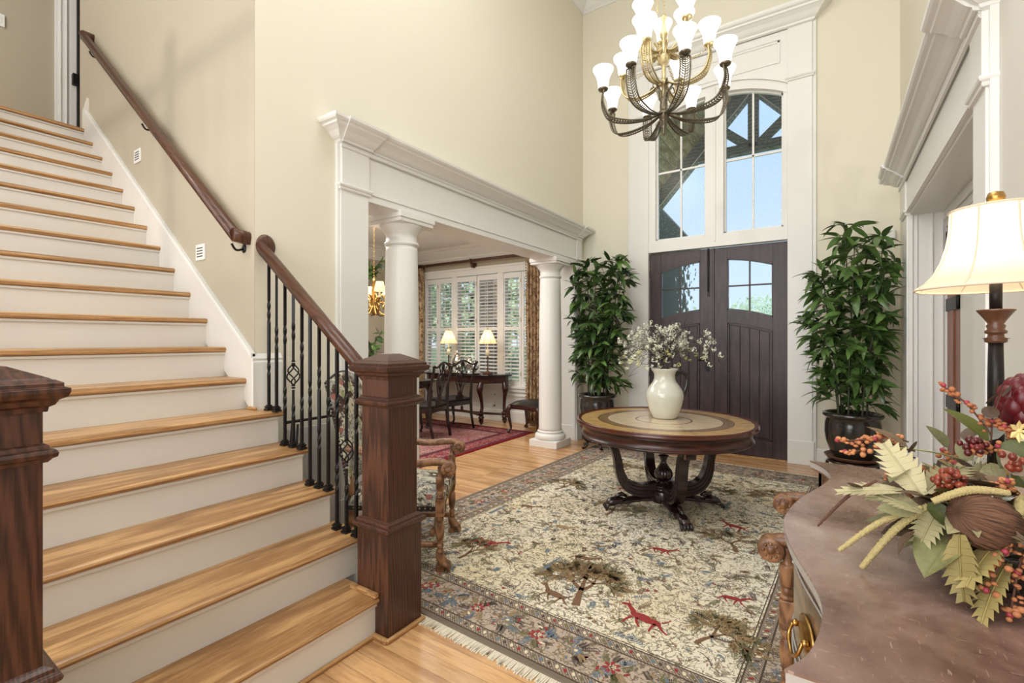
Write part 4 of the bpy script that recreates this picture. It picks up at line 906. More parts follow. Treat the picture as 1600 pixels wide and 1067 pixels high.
# blossom branches
fb = thing('blossom_branches', 'spray of arching twigs with small white and pale yellow blossom in the jug', 'flowers', (jx, jy, TZ+.36))
tw = MB(); r_ = random.Random(11); cl = []
def blo(rr, seed):
    m = MB(); q = random.Random(seed)
    for k in range(11):
        c = Vector((q.gauss(0, 1), q.gauss(0, 1), q.gauss(0, 1))).normalized()*rr*q.uniform(.5, 1)
        nrm = c.normalized(); u = nrm.orthogonal().normalized(); w = nrm.cross(u); s = rr*.42
        vs = [c+nrm*.002]; 
        for j in range(10):
            a = 2*PI*j/10; d = s if j % 2 == 0 else s*.55; vs.append(c+(u*math.cos(a)+w*math.sin(a))*d+nrm*(s*.35 if j % 2 == 0 else 0))
        m.add(vs, [(0, 1+j, 1+(j+1) % 10) for j in range(10)])
    return m
bl_mesh = [blo(.022, i).mesh('blossom_cluster', M['blossom']) for i in range(3)]+[blo(.022, 9).mesh('blossom_cluster', M['ybloss'])]
r3 = Vector((.831, .556, 0)); ins = Vector((-.556, .831, 0))
dirs = []
for i in range(62):
    # side (along the picture's horizontal), height, depth
    a = r_.uniform(-1, 1); h = r_.uniform(.04, .46)*(1-.4*abs(a)); dep = r_.gauss(0, .10)
    dirs.append((a*(.38 if a < 0 else .42), h, dep))
dirs += [(.54, .02, .0), (.50, .10, .1), (.44, -.10, -.05), (.40, .16, .0), (.34, -.15, .05), (.52, -.04, -.1), (-.33, .26, 0), (-.36, .20, .08), (-.30, -.02, -.05), (-.34, .12, 0), (.20, .36, 0), (.06, .46, .0), (.24, .42, .05), (-.10, .42, 0)]
for (a, h, dep) in dirs:
    e = r3*a+ins*dep+Vector((0, 0, h)); mid = r3*a*.5+ins*dep*.5+Vector((0, 0, h*.6+.09+abs(a)*.14+r_.uniform(0, .04)))
    q0 = Vector((r_.uniform(-.03, .03), r_.uniform(-.03, .03), -.10))
    pts = spline([q0, q0*.6+Vector((0, 0, .14)), mid, e], 5); pts = [p+Vector((r_.gauss(0, .006), r_.gauss(0, .006), r_.gauss(0, .006))) for p in pts]
    n = len(pts); tw.tube(pts, [.0042*(1-.75*i/n) for i in range(n)], 5)
    for j in range(r_.randint(4, 7)):
        f = r_.uniform(.55, 1.0) if j else 1.0
        p = pts[min(n-1, int(f*(n-1)))]+Vector((r_.gauss(0, .022), r_.gauss(0, .022), r_.gauss(0, .02)))*(0 if j == 0 else 1)
        cl.append((p, r_.uniform(.55, 1.15), r_.random()))
    for j in range(3):
        p = pts[r_.randint(8, n-1)]; tw.tube([p, p+Vector((r_.gauss(0, .04), r_.gauss(0, .04), r_.uniform(0, .07)))], [.002, .0008], 4)
tw.build('twigs', M['bark'], fb)
for p, s, q in cl[:300]:
    o = bpy.data.objects.new('blossom_cluster', bl_mesh[3] if (q > .72 and p.z < .2) else bl_mesh[int(q*3)]); COL.objects.link(o); o.parent = fb; o.location = p; o.scale = (s, s, s); o.rotation_euler = (q*9, q*5, q*3)

# ================================================================== POTTED PLANTS
def leafmesh(name, mat, L=1, wd=.15, droop=.25, n=6, fold=.25, shape=1.0):
    m = MB(); vs = []
    for i in range(n+1):
        f = i/n; w = wd*math.sin(PI*min(1, f*.93+.07)**shape)**.8 if 0 < f < 1 else .004
        x = L*f*(1-.12*droop*f); z = -droop*L*f*f
        vs += [(x, -w, z+fold*w), (x, 0, z), (x, w, z+fold*w)]
    fs = [(i*3+j, (i+1)*3+j, (i+1)*3+j+1, i*3+j+1) for i in range(n) for j in range(2)]
    m.add(vs, fs, True); return m.mesh(name, mat)
LM = [leafmesh('leaf', M['leaf'], 1, .15, d, 6, .3, .85) for d in (.12, .3, .5)]
def plant(name, label, cx, cy, z0, seed, canes, ext):
    """canes: list of (base angle, lean (dx,dy), top z)"""
    t = thing(name, label, 'plant', (cx, cy, z0)); r = random.Random(seed)
    pot = MB().lathe([(.0, .0), (.135, .0), (.15, .01), (.185, .07), (.215, .16), (.226, .25), (.222, .33), (.214, .375), (.222, .385), (.238, .395), (.243, .41), (.238, .425), (.222, .43), (.21, .42), (.205, .39), (.0, .39)], 56, cap=False).build('pot', M['pot'], t)
    MB().lathe([(.0, .392), (.15, .40), (.206, .392)], 24, cap=False).build('soil', M['soil'], t)
    leaves = []
    def put(p, az, el, L, roll):
        leaves.append((p, az, el, L, roll))
    cm = []
    for (a, lx, ly, top) in canes:
        b = Vector((.11*math.cos(a), .11*math.sin(a), .38)); tp = Vector((b.x+lx, b.y+ly, top-z0))
        pts = spline([b, b+(tp-b)*.35+Vector((lx*-.15, ly*-.15, 0)), b+(tp-b)*.7, tp], 6)
        MB().tube(pts, [.009*(1-.6*i/len(pts)) for i in range(len(pts))], 6).build('stem', M['cane'], t)
        nn = 12+int((top-z0-.4)*9)
        for i in range(nn):
            f = .16+.84*i/(nn-1); p = pts[min(len(pts)-1, int(f*(len(pts)-1)))]
            az0 = i*2.4+r.random()*1.2
            # side twig carrying a fan of leaves
            tl = r.uniform(.05, .17)*(1.15-.45*f)*ext; tdir = Vector((math.cos(az0), math.sin(az0), r.uniform(.15, .8))).normalized(); q = p+tdir*tl
            cm.append((p, q))
            for k in range(r.choice((4, 5, 5, 6))):
                az = az0+r.uniform(-1.25, 1.25); put(p+(q-p)*r.uniform(.45, 1), az, r.uniform(-.7, .75), r.uniform(.13, .235), r.uniform(-.6, .6))
        for k in range(7): put(tp, r.uniform(0, 6.3), r.uniform(-.1, 1.1), r.uniform(.12, .19), 0)
    twm = MB()
    for p, q in cm: twm.tube([p, q], [.003, .0018], 4)
    tag(twm.build('twigs', M['cane'], t), kind='stuff')
    r.shuffle(leaves)
    # keep leaves off the walls
    def clamp(x, y): return x
    rest = MB()
    for i, (p, az, el, L, roll) in enumerate(leaves):
        for tr in range(6):
            tip = p+Vector((math.cos(az)*math.cos(el), math.sin(az)*math.cos(el), math.sin(el)))*L
            if math.hypot(cx+tip.x+3.03, cy+tip.y-5.42) > .25 and cx+tip.x < XR-.03 and cy+tip.y < D-.10 and cx+tip.x > XL+.03: break
            az += 1.1
        mt = Matrix.Translation(p) @ Matrix.Rotation(az, 4, 'Z') @ Matrix.Rotation(-el, 4, 'Y') @ Matrix.Rotation(roll, 4, 'X') @ Matrix.Scale(L, 4)
        me = LM[i % 3]
        if i < 300:
            o = bpy.data.objects.new('leaf', me); COL.objects.link(o); o.parent = t; o.matrix_local = mt
        else: rest.add([mt @ v.co for v in me.vertices], [tuple(f.vertices) for f in me.polygons], True)
    if rest.v: tag(rest.build('foliage', M['leaf'], t), kind='stuff')
    return t
def stand(cx, cy, label):
    t = thing('plant_stand', label, 'stand', (cx, cy, 0))
    MB().lathe([(.0, .205), (.19, .205), (.2, .212), (.205, .222), (.2, .234), (.0, .236)], 40, cap=False).build('top', M['blackwood'], t)
    MB().lathe([(.12, .075), (.13, .08), (.135, .09), (.13, .10), (.12, .105), (.12, .075)], 32, cap=False).build('ring', M['blackwood'], t)
    for k in range(5):
        T = Matrix.Rotation(2*PI*k/5+.35, 4, 'Z')
        m = MB().tube([pm(T, p) for p in spline([(.16, 0, .205), (.205, 0, .19), (.195, 0, .14), (.15, 0, .09), (.16, 0, .04), (.205, 0, .012), (.215, 0, .028)], 5)], .017, 7, flat=.9)
        m.sphere(pm(T, (.21, 0, .16)), .016, 8, 6).sphere(pm(T, (.175, 0, .055)), .014, 8, 6).build('leg', M['blackwood'], t)
    s = thing('saucer', label.replace('carved dark wood stand', 'brown glazed saucer').replace('holding', 'between stand and pot of'), 'saucer', (cx, cy, .237))
    MB().lathe([(.0, 0), (.17, 0), (.205, .012), (.225, .035), (.228, .042), (.222, .042), (.2, .022), (.0, .014)], 40, cap=False).build('dish', M['saucer'], s)
LPx, LPy, RPx, RPy = -2.46, 5.62, .17, 5.52
stand(LPx, LPy, 'carved dark wood stand holding the left potted plant'); stand(RPx, RPy, 'carved dark wood stand holding the right potted plant')
plant('potted_plant', 'tall leafy potted plant left of the front door, in a dark glazed pot', LPx, LPy, .252, 21,
      [(0, .22, -.10, 2.30), (1.2, .05, .06, 2.38), (2.4, -.10, 0, 2.34), (3.4, -.14, -.10, 2.2), (4.4, .12, -.14, 2.15), (5.4, .34, -.12, 2.12), (2.9, -.05, -.05, 1.6), (.5, .15, .0, 1.75)], 1.15)
plant('potted_plant', 'tall leafy potted plant right of the front door, beyond the chest', RPx, RPy, .252, 33,
      [(0, .12, .0, 2.30), (1.2, -.10, .10, 2.50), (2.4, -.16, 0, 2.05), (3.4, -.12, -.10, 1.95), (4.4, .04, -.14, 2.2), (5.4, .16, -.10, 2.0), (3.0, -.16, -.05, 1.55), (.2, .10, .02, 1.6)], 1.0)

# ================================================================== ARMCHAIRS
def turned(prof, T, n=16): return MB().lathe(prof, n, T, cap=True)
def armchair(name, label, loc, rz):
    t = thing(name, label, 'chair', loc, rz, 'carved armchairs beside the rug')
    W2 = .285
    for sy in (-1, 1):
        y = sy*W2; T = Matrix.Translation((0, y, 0))
        m = MB().lathe([(.018, .10), (.024, .115), (.016, .13), (.021, .14), (.021, .152), (.014, .16), (.019, .175), (.024, .20), (.026, .235), (.023, .27), (.016, .285), (.022, .295), (.022, .31), (.018, .32)], 16, T)
        m.box((-.025, y-.025, .32), (.025, y+.025, .345)).build('front_leg', M['chairwood'], t, .003)
        f = MB().tube([(-.01, y, .11), (.0, y, .08), (.02, y, .04), (.035, y, .02)], [.022, .028, .032, .028], 8, flat=1)
        for j in range(3): f.tube([(.02, y+(j-1)*.02, .05), (.048, y+(j-1)*.024, .034), (.056, y+(j-1)*.025, .006)], [.015, .015, .01], 7)
        f.box((-.024, y-.026, .0), (.03, y+.026, .035)).build('scroll_foot', M['chairwood'], t, .006)
        MB().box((-.025, y-.025, .34), (.025, y+.025, .425)).lathe([(.02, .425), (.025, .432), (.018, .44), (.023, .45), (.022, .462), (.018, .47), (.024, .475), (.026, .54), (.025, .548), (.016, .552), (.013, .58), (.015, .61)], 18, T).build('arm_post', M['chairwood'], t, .003)
        # arm
        pts = spline([(-.57, sy*.25, .71), (-.48, sy*.265, .70), (-.34, sy*.28, .655), (-.18, sy*.288, .628), (-.05, y, .637), (.02, y, .634), (.06, y, .616)], 6)
        m = MB().tube(pts, [.024+.006*math.sin(i/len(pts)*3) for i in range(len(pts))], 10, flat=.8)
        m.build('arm', M['chairwood'], t)
        T2 = Matrix.Translation((.05, y, .597)) @ Matrix.Rotation(PI/2, 4, 'X')
        m = MB().lathe([(.0, -.036), (.012, -.038), (.014, -.032), (.026, -.034), (.040, -.034), (.044, -.028), (.044, .028), (.040, .034), (.026, .034), (.014, .032), (.012, .038), (.0, .036)], 24, T2, cap=False)
        for yy in (-.035, .035):
            for j in range(8): a = 2*PI*j/8; m.sphere(pm(T2, (.024*math.cos(a), .024*math.sin(a), yy*.96)), .0065, 6, 4, T=None)
        m.build('arm_scroll', M['chairwood'], t)
        # back leg
        m = MB(); m.tube([(-.56, sy*.23, .0), (-.54, sy*.235, .12), (-.53, sy*.24, .30), (-.535, sy*.24, .46), (-.57, sy*.24, .72)], [.024, .024, .026, .026, .02], 4, smooth=False); m.build('back_leg', M['chairwood'], t)
        MB().box((-.565, y*.86-.014, .12), (-.01, y*.86+.014, .15)).lathe([(.013, -.25), (.022, -.1), (.013, -.05), (.022, 0), (.013, .05), (.022, .1), (.013, .25)], 12, Matrix.Translation((-.29, y*.97, .15)) @ Matrix.Rotation(PI/2, 4, 'Y')).build('side_stretcher', M['chairwood'], t, .003)
    MB().lathe([(.014, -.26), (.024, -.2), (.016, -.17), (.022, -.06), (.03, 0), (.022, .06), (.016, .17), (.024, .2), (.014, .26)], 12, Matrix.Translation((-.05, 0, .20)) @ Matrix.Rotation(PI/2, 4, 'X')).build('front_stretcher', M['chairwood'], t)
    # seat
    s = MB(); nx, ny = 10, 10; vs = []
    for i in range(nx+1):
        for j in range(ny+1):
            u, v = i/nx*2-1, j/ny*2-1; x = -.275+.29*u; yy = v*(.285+.0*u); z = .43+.045*(1-u**4)*(1-v**4); vs.append((x, yy*(.92+.08*(u+1)/2), z))
    fs = [(i*(ny+1)+j, (i+1)*(ny+1)+j, (i+1)*(ny+1)+j+1, i*(ny+1)+j+1) for i in range(nx) for j in range(ny)]
    s.add(vs, fs, True)
    per = [(i, 0) for i in range(nx)]+[(nx, j) for j in range(ny)]+[(nx-i, ny) for i in range(nx)]+[(0, ny-j) for j in range(ny)]
    b = [vs[i*(ny+1)+j] for i, j in per]; n = len(b)
    s.add(b+[(x, y_, .345) for x, y_, z in b], [(k, (k+1) % n, n+(k+1) % n, n+k) for k in range(n)]+[tuple(range(n, 2*n))], False); st_ = s.build('seat', M['tapestry'], t)
    nb = MB(); nb.add([(x*1.0+(.002 if x > -.3 else -.002), y_*1.008, .375) for x, y_, z in b]+[(x, y_*1.008, .348) for x, y_, z in b], [(k, (k+1) % n, n+(k+1) % n, n+k) for k in range(n)]); nb.build('leather_band', M['leather'], st_)
    na = MB()
    for sy in (-1, 1):
        for i in range(18): na.sphere((-.55+.56*i/17, sy*.284*(.92+.08*i/17)+sy*.003, .362), .006, 6, 4)
    for i in range(16): na.sphere((.017, -.26+.52*i/15, .362), .006, 6, 4)
    na.build('nail_heads', M['brass'], st_)
    # back
    bk = MB(); nz, ny = 14, 12; F, B = [], []
    for i in range(nz+1):
        f = i/nz
        for j in range(ny+1):
            v = j/ny*2-1; hw = .265+.012*math.sin(f*PI); z = .50+(.60+.05*math.cos(v*PI*.5))*f+.0; x = -.535-.125*f**1.3; bul = .045*(1-v**6)*(1-(2*f-1)**6)
            F.append((x+bul, v*hw, z)); B.append((x-.03, v*hw, z))
    q = lambda i, j: i*(ny+1)+j
    bk.add(F, [(q(i, j), q(i, j+1), q(i+1, j+1), q(i+1, j)) for i in range(nz) for j in range(ny)], True)
    bk.add(B, [(q(i, j), q(i+1, j), q(i+1, j+1), q(i, j+1)) for i in range(nz) for j in range(ny)], True)
    per = [(i, 0) for i in range(nz)]+[(nz, j) for j in range(ny)]+[(nz-i, ny) for i in range(nz)]+[(0, ny-j) for j in range(ny)]; n = len(per)
    bk.add([F[q(*p)] for p in per]+[B[q(*p)] for p in per], [(k, (k+1) % n, n+(k+1) % n, n+k) for k in range(n)])
    bo = bk.build('backrest', M['tapestry'], t)
    na = MB(); e = [B[q(*p)] for p in per]
    for k in range(n):
        a, c = Vector(e[k]), Vector(e[(k+1) % n])
        for h in (0, .5): na.sphere(a.lerp(c, h)+Vector((.008, 0, 0)), .009, 6, 4)
    na.build('black_gimp', M['leather'], bo)
    return t
ac = armchair('armchair', 'carved armchair with floral tapestry, seen between the balusters and the rug', (-2.07, 2.33, RT), R(34))
dup(ac, (-.13, 2.262, RT), R(180), 'carved armchair mostly hidden behind the curved chest on the right')

# ================================================================== CHEST, LAMP, ARRANGEMENT
CZ = .954
ch = thing('chest', 'serpentine-front chest with a worn brown top at the right edge of the photo', 'chest', (.26, 1.31, 0))
fpts = [(-.049, .691), (-.024, .746), (-.0106, .85), (-.02, .943), (-.069, 1.12), (-.09, 1.273), (-.068, 1.45), (-.024, 1.61), (-.001, 1.72), (-.005, 1.80), (-.03, 1.88), (-.06, 1.93)]
FR = [(p.x, p.y) for p in spline([(x, y, 0) for x, y in fpts], 6)]
def chestpoly(ins, y0=.691, y1=1.93, back=.565): return [(x+ins, min(max(y, y0+ins*.6), y1-ins*.6)) for x, y in FR]+[(back, y1-ins*.6), (back, y0+ins*.6)]
def cpr(ins, z0, z1, n, mat, bev=0, mi=None):
    P = chestpoly(ins); return MB().prism(P, lambda q: (q[0], q[1], z0), lambda q: (q[0], q[1], z1)).build(n, M[mat], ch, bev, (.26, 1.31, 0))
cpr(0, CZ-.004, CZ, 'top', 'chesttop', .0)
cpr(.0015, CZ-.022, CZ-.004, 'top_edge', 'chestedge', 0); cpr(.006, CZ-.03, CZ-.022, 'under_moulding', 'chestbody')
cpr(.026, .10, CZ-.03, 'carcass', 'chestbody'); cpr(.016, .08, .115, 'base_moulding', 'chestbody')
for k, (z0, z1) in enumerate(((.13, .40), (.415, .70), (.715, .90))):
    core = [(x+.02, y) for x, y in FR if .78 < y < 1.84]
    P = core+[(x+.02, y) for x, y in reversed(core)]
    dr = MB().prism(P, lambda q: (q[0], q[1], z0), lambda q: (q[0], q[1], z1)).build('drawer', M['chestbody'], ch, 0, (.26, 1.31, 0))
    P2 = [(x+.0175, y) for x, y in FR if .79 < y < 1.83]; b = MB()
    for zz_ in (z0+.008, z1-.008): b.tube([(x, y, zz_) for x, y in P2], .0022, 5)
    b.build('cock_bead', M['chestedge'], dr, 0, (.26, 1.31, 0))
    for yy in (1.06, 1.60):
        i = min(range(len(FR)), key=lambda i: abs(FR[i][1]-yy)); x, y = FR[i]; tx, ty = FR[i+1][0]-FR[i-1][0], FR[i+1][1]-FR[i-1][1]; a = math.atan2(-tx, ty)
        zc = (z0+z1)/2; T = Matrix.Translation((x+.018-.26, y-1.31, zc)) @ Matrix.Rotation(a, 4, 'Z')
        h = MB(); TT = T @ Matrix.Rotation(-PI/2, 4, 'Y')
        h.lathe([(.0, .0), (.048, .0), (.05, .003), (.046, .006), (.036, .006), (.032, .010), (.014, .012), (.0, .014)], 24, TT @ Matrix.Scale(.75, 4, (1, 0, 0)), cap=False)
        for sy in (-1, 1): h.sphere(pm(T, (-.014, sy*.034, .006)), .007, 8, 6)
        h.tube([pm(T, p) for p in spline([(-.018, -.034, .006), (-.026, -.032, -.018), (-.028, 0, -.036), (-.026, .032, -.018), (-.018, .034, .006)], 5)], .0038, 6)
        h.build('handle', M['brass'], dr)
for x, y in ((.0, .76), (.0, 1.86), (.5, .76), (.5, 1.86)): MB().lathe([(.02, 0), (.03, .01), (.035, .04), (.028, .08)], 14, Matrix.Translation((x-.22, y-1.31, 0))).build('foot', M['chestbody'], ch)

lx, ly = .374, 1.812
lp = thing('table_lamp', 'lit cream bell-shaded table lamp with black column, behind the flowers on the chest', 'lamp', (lx, ly, CZ+.001))
T0 = Matrix()
MB().lathe([(.0, 0), (.08, 0), (.085, .008), (.078, .02), (.06, .03), (.035, .045), (.03, .06), (.02, .075), (.0, .075)], 32, cap=False).build('base', M['brass'], lp)
MB().lathe([(.017, .07), (.0165, .30), (.0145, .425)], 20, rib=.04, ribn=10).build('column', M['iron'], lp)
MB().lathe([(.014, .405), (.022, .408), (.024, .415), (.017, .422), (.016, .43)]+[(.022, .432), (.023, .438), (.017, .443), (.02, .452), (.016, .458), (.026, .475), (.036, .49), (.040, .495), (.037, .497), (.0, .49)], 24, cap=False).lathe([(.001, .412), (.026, .418), (.001, .424)], 24, rib=.12, ribn=12).build('collar', M['saucer'], lp)
MB().lathe([(.013, .49), (.0135, .57), (.006, .575), (.006, .79)], 16).build('socket', M['iron'], lp)
sh = [(.170, .556), (.168, .562), (.150, .575), (.130, .60), (.114, .635), (.103, .675), (.097, .715), (.095, .755), (.094, .772)]
MB().lathe(sh, 64, cap=False).build('shade', M['ltshade'], lp)
tr = MB()
for k in range(8):
    a = 2*PI*k/8+.25; tr.tube([((r_+.001)*math.cos(a), (r_+.001)*math.sin(a), z) for r_, z in sh], .0022, 4)
for r_, z in ((.1705, .556), (.0945, .772)): tr.tube([(r_*math.cos(2*PI*i/48), r_*math.sin(2*PI*i/48), z) for i in range(49)], .003, 6)
tr.build('shade_trim', M['shadetrim'], lp)
MB().lathe([(.004, .77), (.012, .775), (.012, .785), (.018, .792), (.02, .802), (.016, .815), (.0, .82)], 16, cap=False).build('finial', M['brass'], lp)
point('table_lamp_bulb', (lx, ly, CZ+.67), 2.7, (1, .82, .6), .03)

AC = Vector((.23, 1.15, CZ+.001))
fa = thing('flower_arrangement', 'large dried autumn arrangement of ferns, berries and seed heads on the chest top', 'flowers', AC)
MB().lathe([(.0, 0), (.05, 0), (.055, .008), (.07, .03), (.085, .06), (.088, .07), (.08, .07), (.0, .05)], 32, cap=False).build('bowl', M['pot'], fa)
def serrated(L, wd, n=9, bend=.15):
    """toothed fern leaf, along +x"""
    vs = []; fs = []
    for i in range(n):
        f0, f1 = i/n, (i+1)/n
        w0 = wd*math.sin(PI*(.12+.86*f0))**.8; w1 = wd*math.sin(PI*(.12+.86*f1))**.8*.72 if i < n-1 else .002
        for sg in (-1, 1):
            b = len(vs); xo = L*(f0+.55/n)
            zf = lambda x, y: -bend*L*(x/L)**2+.12*abs(y)
            for (x, y) in ((L*f0, 0), (L*f1, 0), (L*f1, sg*w1), (xo+L*.10, sg*w0*1.05), (L*(f0+.05/n), sg*w0*.72)): vs.append((x, y, zf(x, y)))
            fs += [(b, b+1, b+2, b+3, b+4)] if sg > 0 else [(b+4, b+3, b+2, b+1, b)]
    return vs, fs
def orient(p0, p1, roll):
    d = (p1-p0); x = d.normalized(); up = Vector((-.35, -.45, 1)); y = up.cross(x).normalized(); z = x.cross(y)
    m = Matrix((x, y, z)).transposed().to_4x4(); return Matrix.Translation(p0) @ m @ Matrix.Rotation(roll, 4, 'X')
r_ = random.Random(5)
MATS = {'pale': 'pale', 'gold': 'gold', 'lime': 'lime', 'green': 'green', 'olive': 'olive', 'taupe': 'taupe', 'brown': 'brownl', 'grey': 'grey', 'vein': 'vein'}
def sprig_parts(p0, p1, seed):
    q = random.Random(seed); pts = spline([p0, p0.lerp(p1, .5)+Vector((0, 0, .012)), p1], 8)
    s = MB().tube(pts, .0016, 5).build('sprig', M['twig'], fa)
    b = MB(); n = len(pts)
    for i in range(3, n):
        for k in range(2):
            c = pts[i]+Vector((q.gauss(0, .005), q.gauss(0, .005), q.gauss(0, .005))); b.sphere(c, q.uniform(.003, .0062), 7, 5, (1, 1, q.uniform(.5, 1)))
    b.build('bract', M['orange'], s)
    for i in (n-1, n//2): MB().sphere(pts[i]+Vector((0, 0, .003)), .0048, 8, 6).build('bud', M['pink'], s)
def place_item(ty, col, p0, p1, w):
    p0, p1 = Vector(p0)-AC, Vector(p1)-AC; L = (p1-p0).length
    if ty == 'fern':
        vs, fs = serrated(L, w*.48); T = orient(p0, p1, r_.uniform(-.4, .4)); o = MB().add([T @ Vector(v) for v in vs], fs, False)
        o.tube([T @ Vector((L*i/6, 0, -.15*L*(i/6)**2+.001)) for i in range(7)], .0014, 4); o.build('fern_leaf', M[MATS[col]], fa)
    elif ty == 'leaf':
        me = leafmesh('leaf', M[MATS[col]], 1, w*.5/L, .18, 8, .35, .9); o = bpy.data.objects.new('leaf', me); COL.objects.link(o); o.parent = fa
        o.matrix_local = orient(p0, p1, r_.uniform(-.7, .7)) @ Matrix.Scale(L, 4)
        T = o.matrix_local
        MB().tube([T @ Vector((i/6, 0, -.18*(i/6)**2+.004)) for i in range(7)], .0012, 4).build('midrib', M['straw' if col != 'brown' else 'twig'], o).matrix_parent_inverse = T.inverted()
    elif ty == 'spike':
        pts = spline([p0, p0.lerp(p1, .5)+Vector((0, 0, .012)), p1], 8); pts = spline(pts, 3); n = len(pts)
        MB().tube(pts, [w*(.55+.45*math.sin(PI*min(1, .15+i/n*.8)))*(1+.16*(i % 2)+r_.uniform(-.06, .06)) for i in range(n)], 9).build('grass_spike', M['straw' if col == 'straw' else 'twig'], fa)
    elif ty == 'sprig': sprig_parts(p0, p1, int(L*1e5))
ITEMS = [
('fern','pale',(0.133, 1.1, 1.094),(0.085, 1.14, 1.179),0.065), ('fern','pale',(0.138, 1.103, 1.1),(0.211, 1.224, 1.15),0.06), ('fern','pale',(0.108, 1.095, 1.099),(0.01, 1.09, 1.095),0.06),
('fern','pale',(0.13, 1.074, 1.073),(0.071, 1.082, 1.099),0.07), ('fern','gold',(0.171, 1.029, 1.059),(0.161, 0.974, 0.979),0.052), ('fern','gold',(0.222, 1.063, 1.044),(0.162, 0.975, 1.012),0.06),
('fern','lime',(0.105, 1.177, 1.16),(0.213, 1.226, 1.158),0.03), ('fern','pale',(0.158, 1.092, 1.084),(0.118, 1.042, 1.026),0.05), ('fern','gold',(0.229, 1.044, 1.022),(0.174, 0.959, 0.966),0.045),
('leaf','green',(0.254, 1.277, 1.173),(0.197, 1.275, 1.24),0.035), ('leaf','olive',(0.193, 1.272, 1.154),(0.167, 1.279, 1.199),0.03), ('leaf','olive',(0.228, 1.26, 1.136),(0.204, 1.28, 1.166),0.025),
('leaf','taupe',(0.266, 1.213, 1.076),(0.167, 1.075, 1.171),0.06), ('leaf','taupe',(0.283, 1.2, 1.088),(0.237, 1.194, 1.126),0.035), ('leaf','green',(0.139, 1.08, 1.09),(0.176, 1.056, 1.056),0.03),
('leaf','vein',(0.181, 1.083, 1.048),(0.117, 0.993, 1.008),0.075), ('leaf','brown',(0.172, 1.078, 1.059),(0.2, 1.06, 1.008),0.05), ('leaf','taupe',(0.277, 1.172, 1.134),(0.253, 1.193, 1.176),0.03),
('leaf','brown',(0.227, 1.307, 1.164),(0.262, 1.343, 1.208),0.04), ('leaf','grey',(0.251, 1.287, 1.171),(0.294, 1.34, 1.256),0.04), ('leaf','olive',(0.12, 1.139, 1.128),(0.084, 1.091, 1.122),0.03),
('leaf','olive',(0.121, 1.068, 1.073),(0.068, 1.056, 1.077),0.03), ('leaf','brown',(0.119, 1.055, 1.044),(0.087, 1.021, 1.016),0.02), ('leaf','green',(0.287, 1.215, 1.188),(0.252, 1.203, 1.139),0.04),
('leaf','brown',(0.125, 1.191, 1.16),(0.066, 1.187, 1.205),0.02), ('leaf','taupe',(0.181, 1.083, 1.037),(0.228, 1.091, 1.056),0.05), ('leaf','brown',(0.217, 1.035, 1.002),(0.243, 1.029, 0.983),0.05),
('spike','straw',(0.141, 1.093, 1.081),(0.045, 1.053, 0.962),0.006), ('spike','straw',(0.132, 1.087, 1.078),(0.012, 1.043, 0.989),0.005), ('spike','straw',(0.141, 1.05, 1.10),(0.235, 1.06, 1.128),0.006),
('spike','straw',(0.261, 1.09, 1.12),(0.237, 1.05, 1.068),0.008), ('spike','twig',(0.071, 1.106, 1.11),(-0.021, 1.105, 1.006),0.0028),
('sprig','orange',(0.137, 1.211, 1.152),(0.011, 1.187, 1.16),0), ('sprig','orange',(0.137, 1.211, 1.139),(0.024, 1.183, 1.139),0), ('sprig','orange',(0.128, 1.217, 1.168),(0.051, 1.214, 1.16),0),
('sprig','orange',(0.253, 1.253, 1.189),(0.189, 1.282, 1.275),0), ('sprig','orange',(0.25, 1.058, 1.042),(0.219, 0.989, 0.962),0), ('sprig','orange',(0.25, 1.058, 1.072),(0.195, 0.997, 0.988),0),
('sprig','orange',(0.29, 1.229, 1.151),(0.218, 1.205, 1.17),0), ('sprig','orange',(0.28, 1.223, 1.174),(0.253, 1.253, 1.213),0)]
for it in ITEMS: place_item(*it)
# body of the arrangement: radiating leaves, ferns, sprigs
cols = ['olive', 'brown', 'green', 'taupe', 'brown', 'grey', 'green', 'pale', 'gold', 'olive']
for i in range(210):
    az = r_.uniform(0, 2*PI); el = r_.uniform(-.15, 1.2); d = Vector((math.cos(az)*math.cos(el)*1.0, math.sin(az)*math.cos(el)*1.15, math.sin(el)*.8))
    c0 = AC+Vector((0, .04, .08)); rr = r_.uniform(.03, .10); L = r_.uniform(.045, .09); a = c0+d*rr; b = c0+d*(rr+L)+Vector((r_.gauss(0, .02), r_.gauss(0, .02), r_.gauss(0, .015)))
    a.z = max(a.z, CZ+.015); b.z = max(b.z, CZ+.012)
    b.x = min(b.x, .55); a.x = min(a.x, .53)
    place_item('fern' if i % 5 == 0 else 'leaf', cols[i % len(cols)], a, b, r_.uniform(.018, .04))
for i in range(110):
    a = AC+Vector((r_.uniform(.0, .20), r_.uniform(-.16, .16), r_.uniform(.03, .16))); d = Vector((r_.uniform(-1, .6), r_.uniform(-1, .5), r_.uniform(-.6, .7))).normalized(); b = a+d*r_.uniform(.04, .075)
    b.z = max(b.z, CZ+.012); b.x = min(b.x, .54); place_item('fern' if i % 6 == 0 else 'leaf', ['brown', 'olive', 'green', 'brown', 'taupe', 'gold', 'grey', 'vein'][i % 8], a, b, r_.uniform(.016, .032))
for i in range(14):
    az = r_.uniform(0, 2*PI); el = r_.uniform(0, 1.0); d = Vector((math.cos(az)*math.cos(el), math.sin(az)*math.cos(el), math.sin(el)*.8)); c0 = AC+Vector((0, .05, .10))
    a = c0+d*.05; b = c0+d*r_.uniform(.12, .17); b.z = max(b.z, CZ+.02); b.x = min(b.x, .53); place_item('sprig', 'orange', a, b, 0)
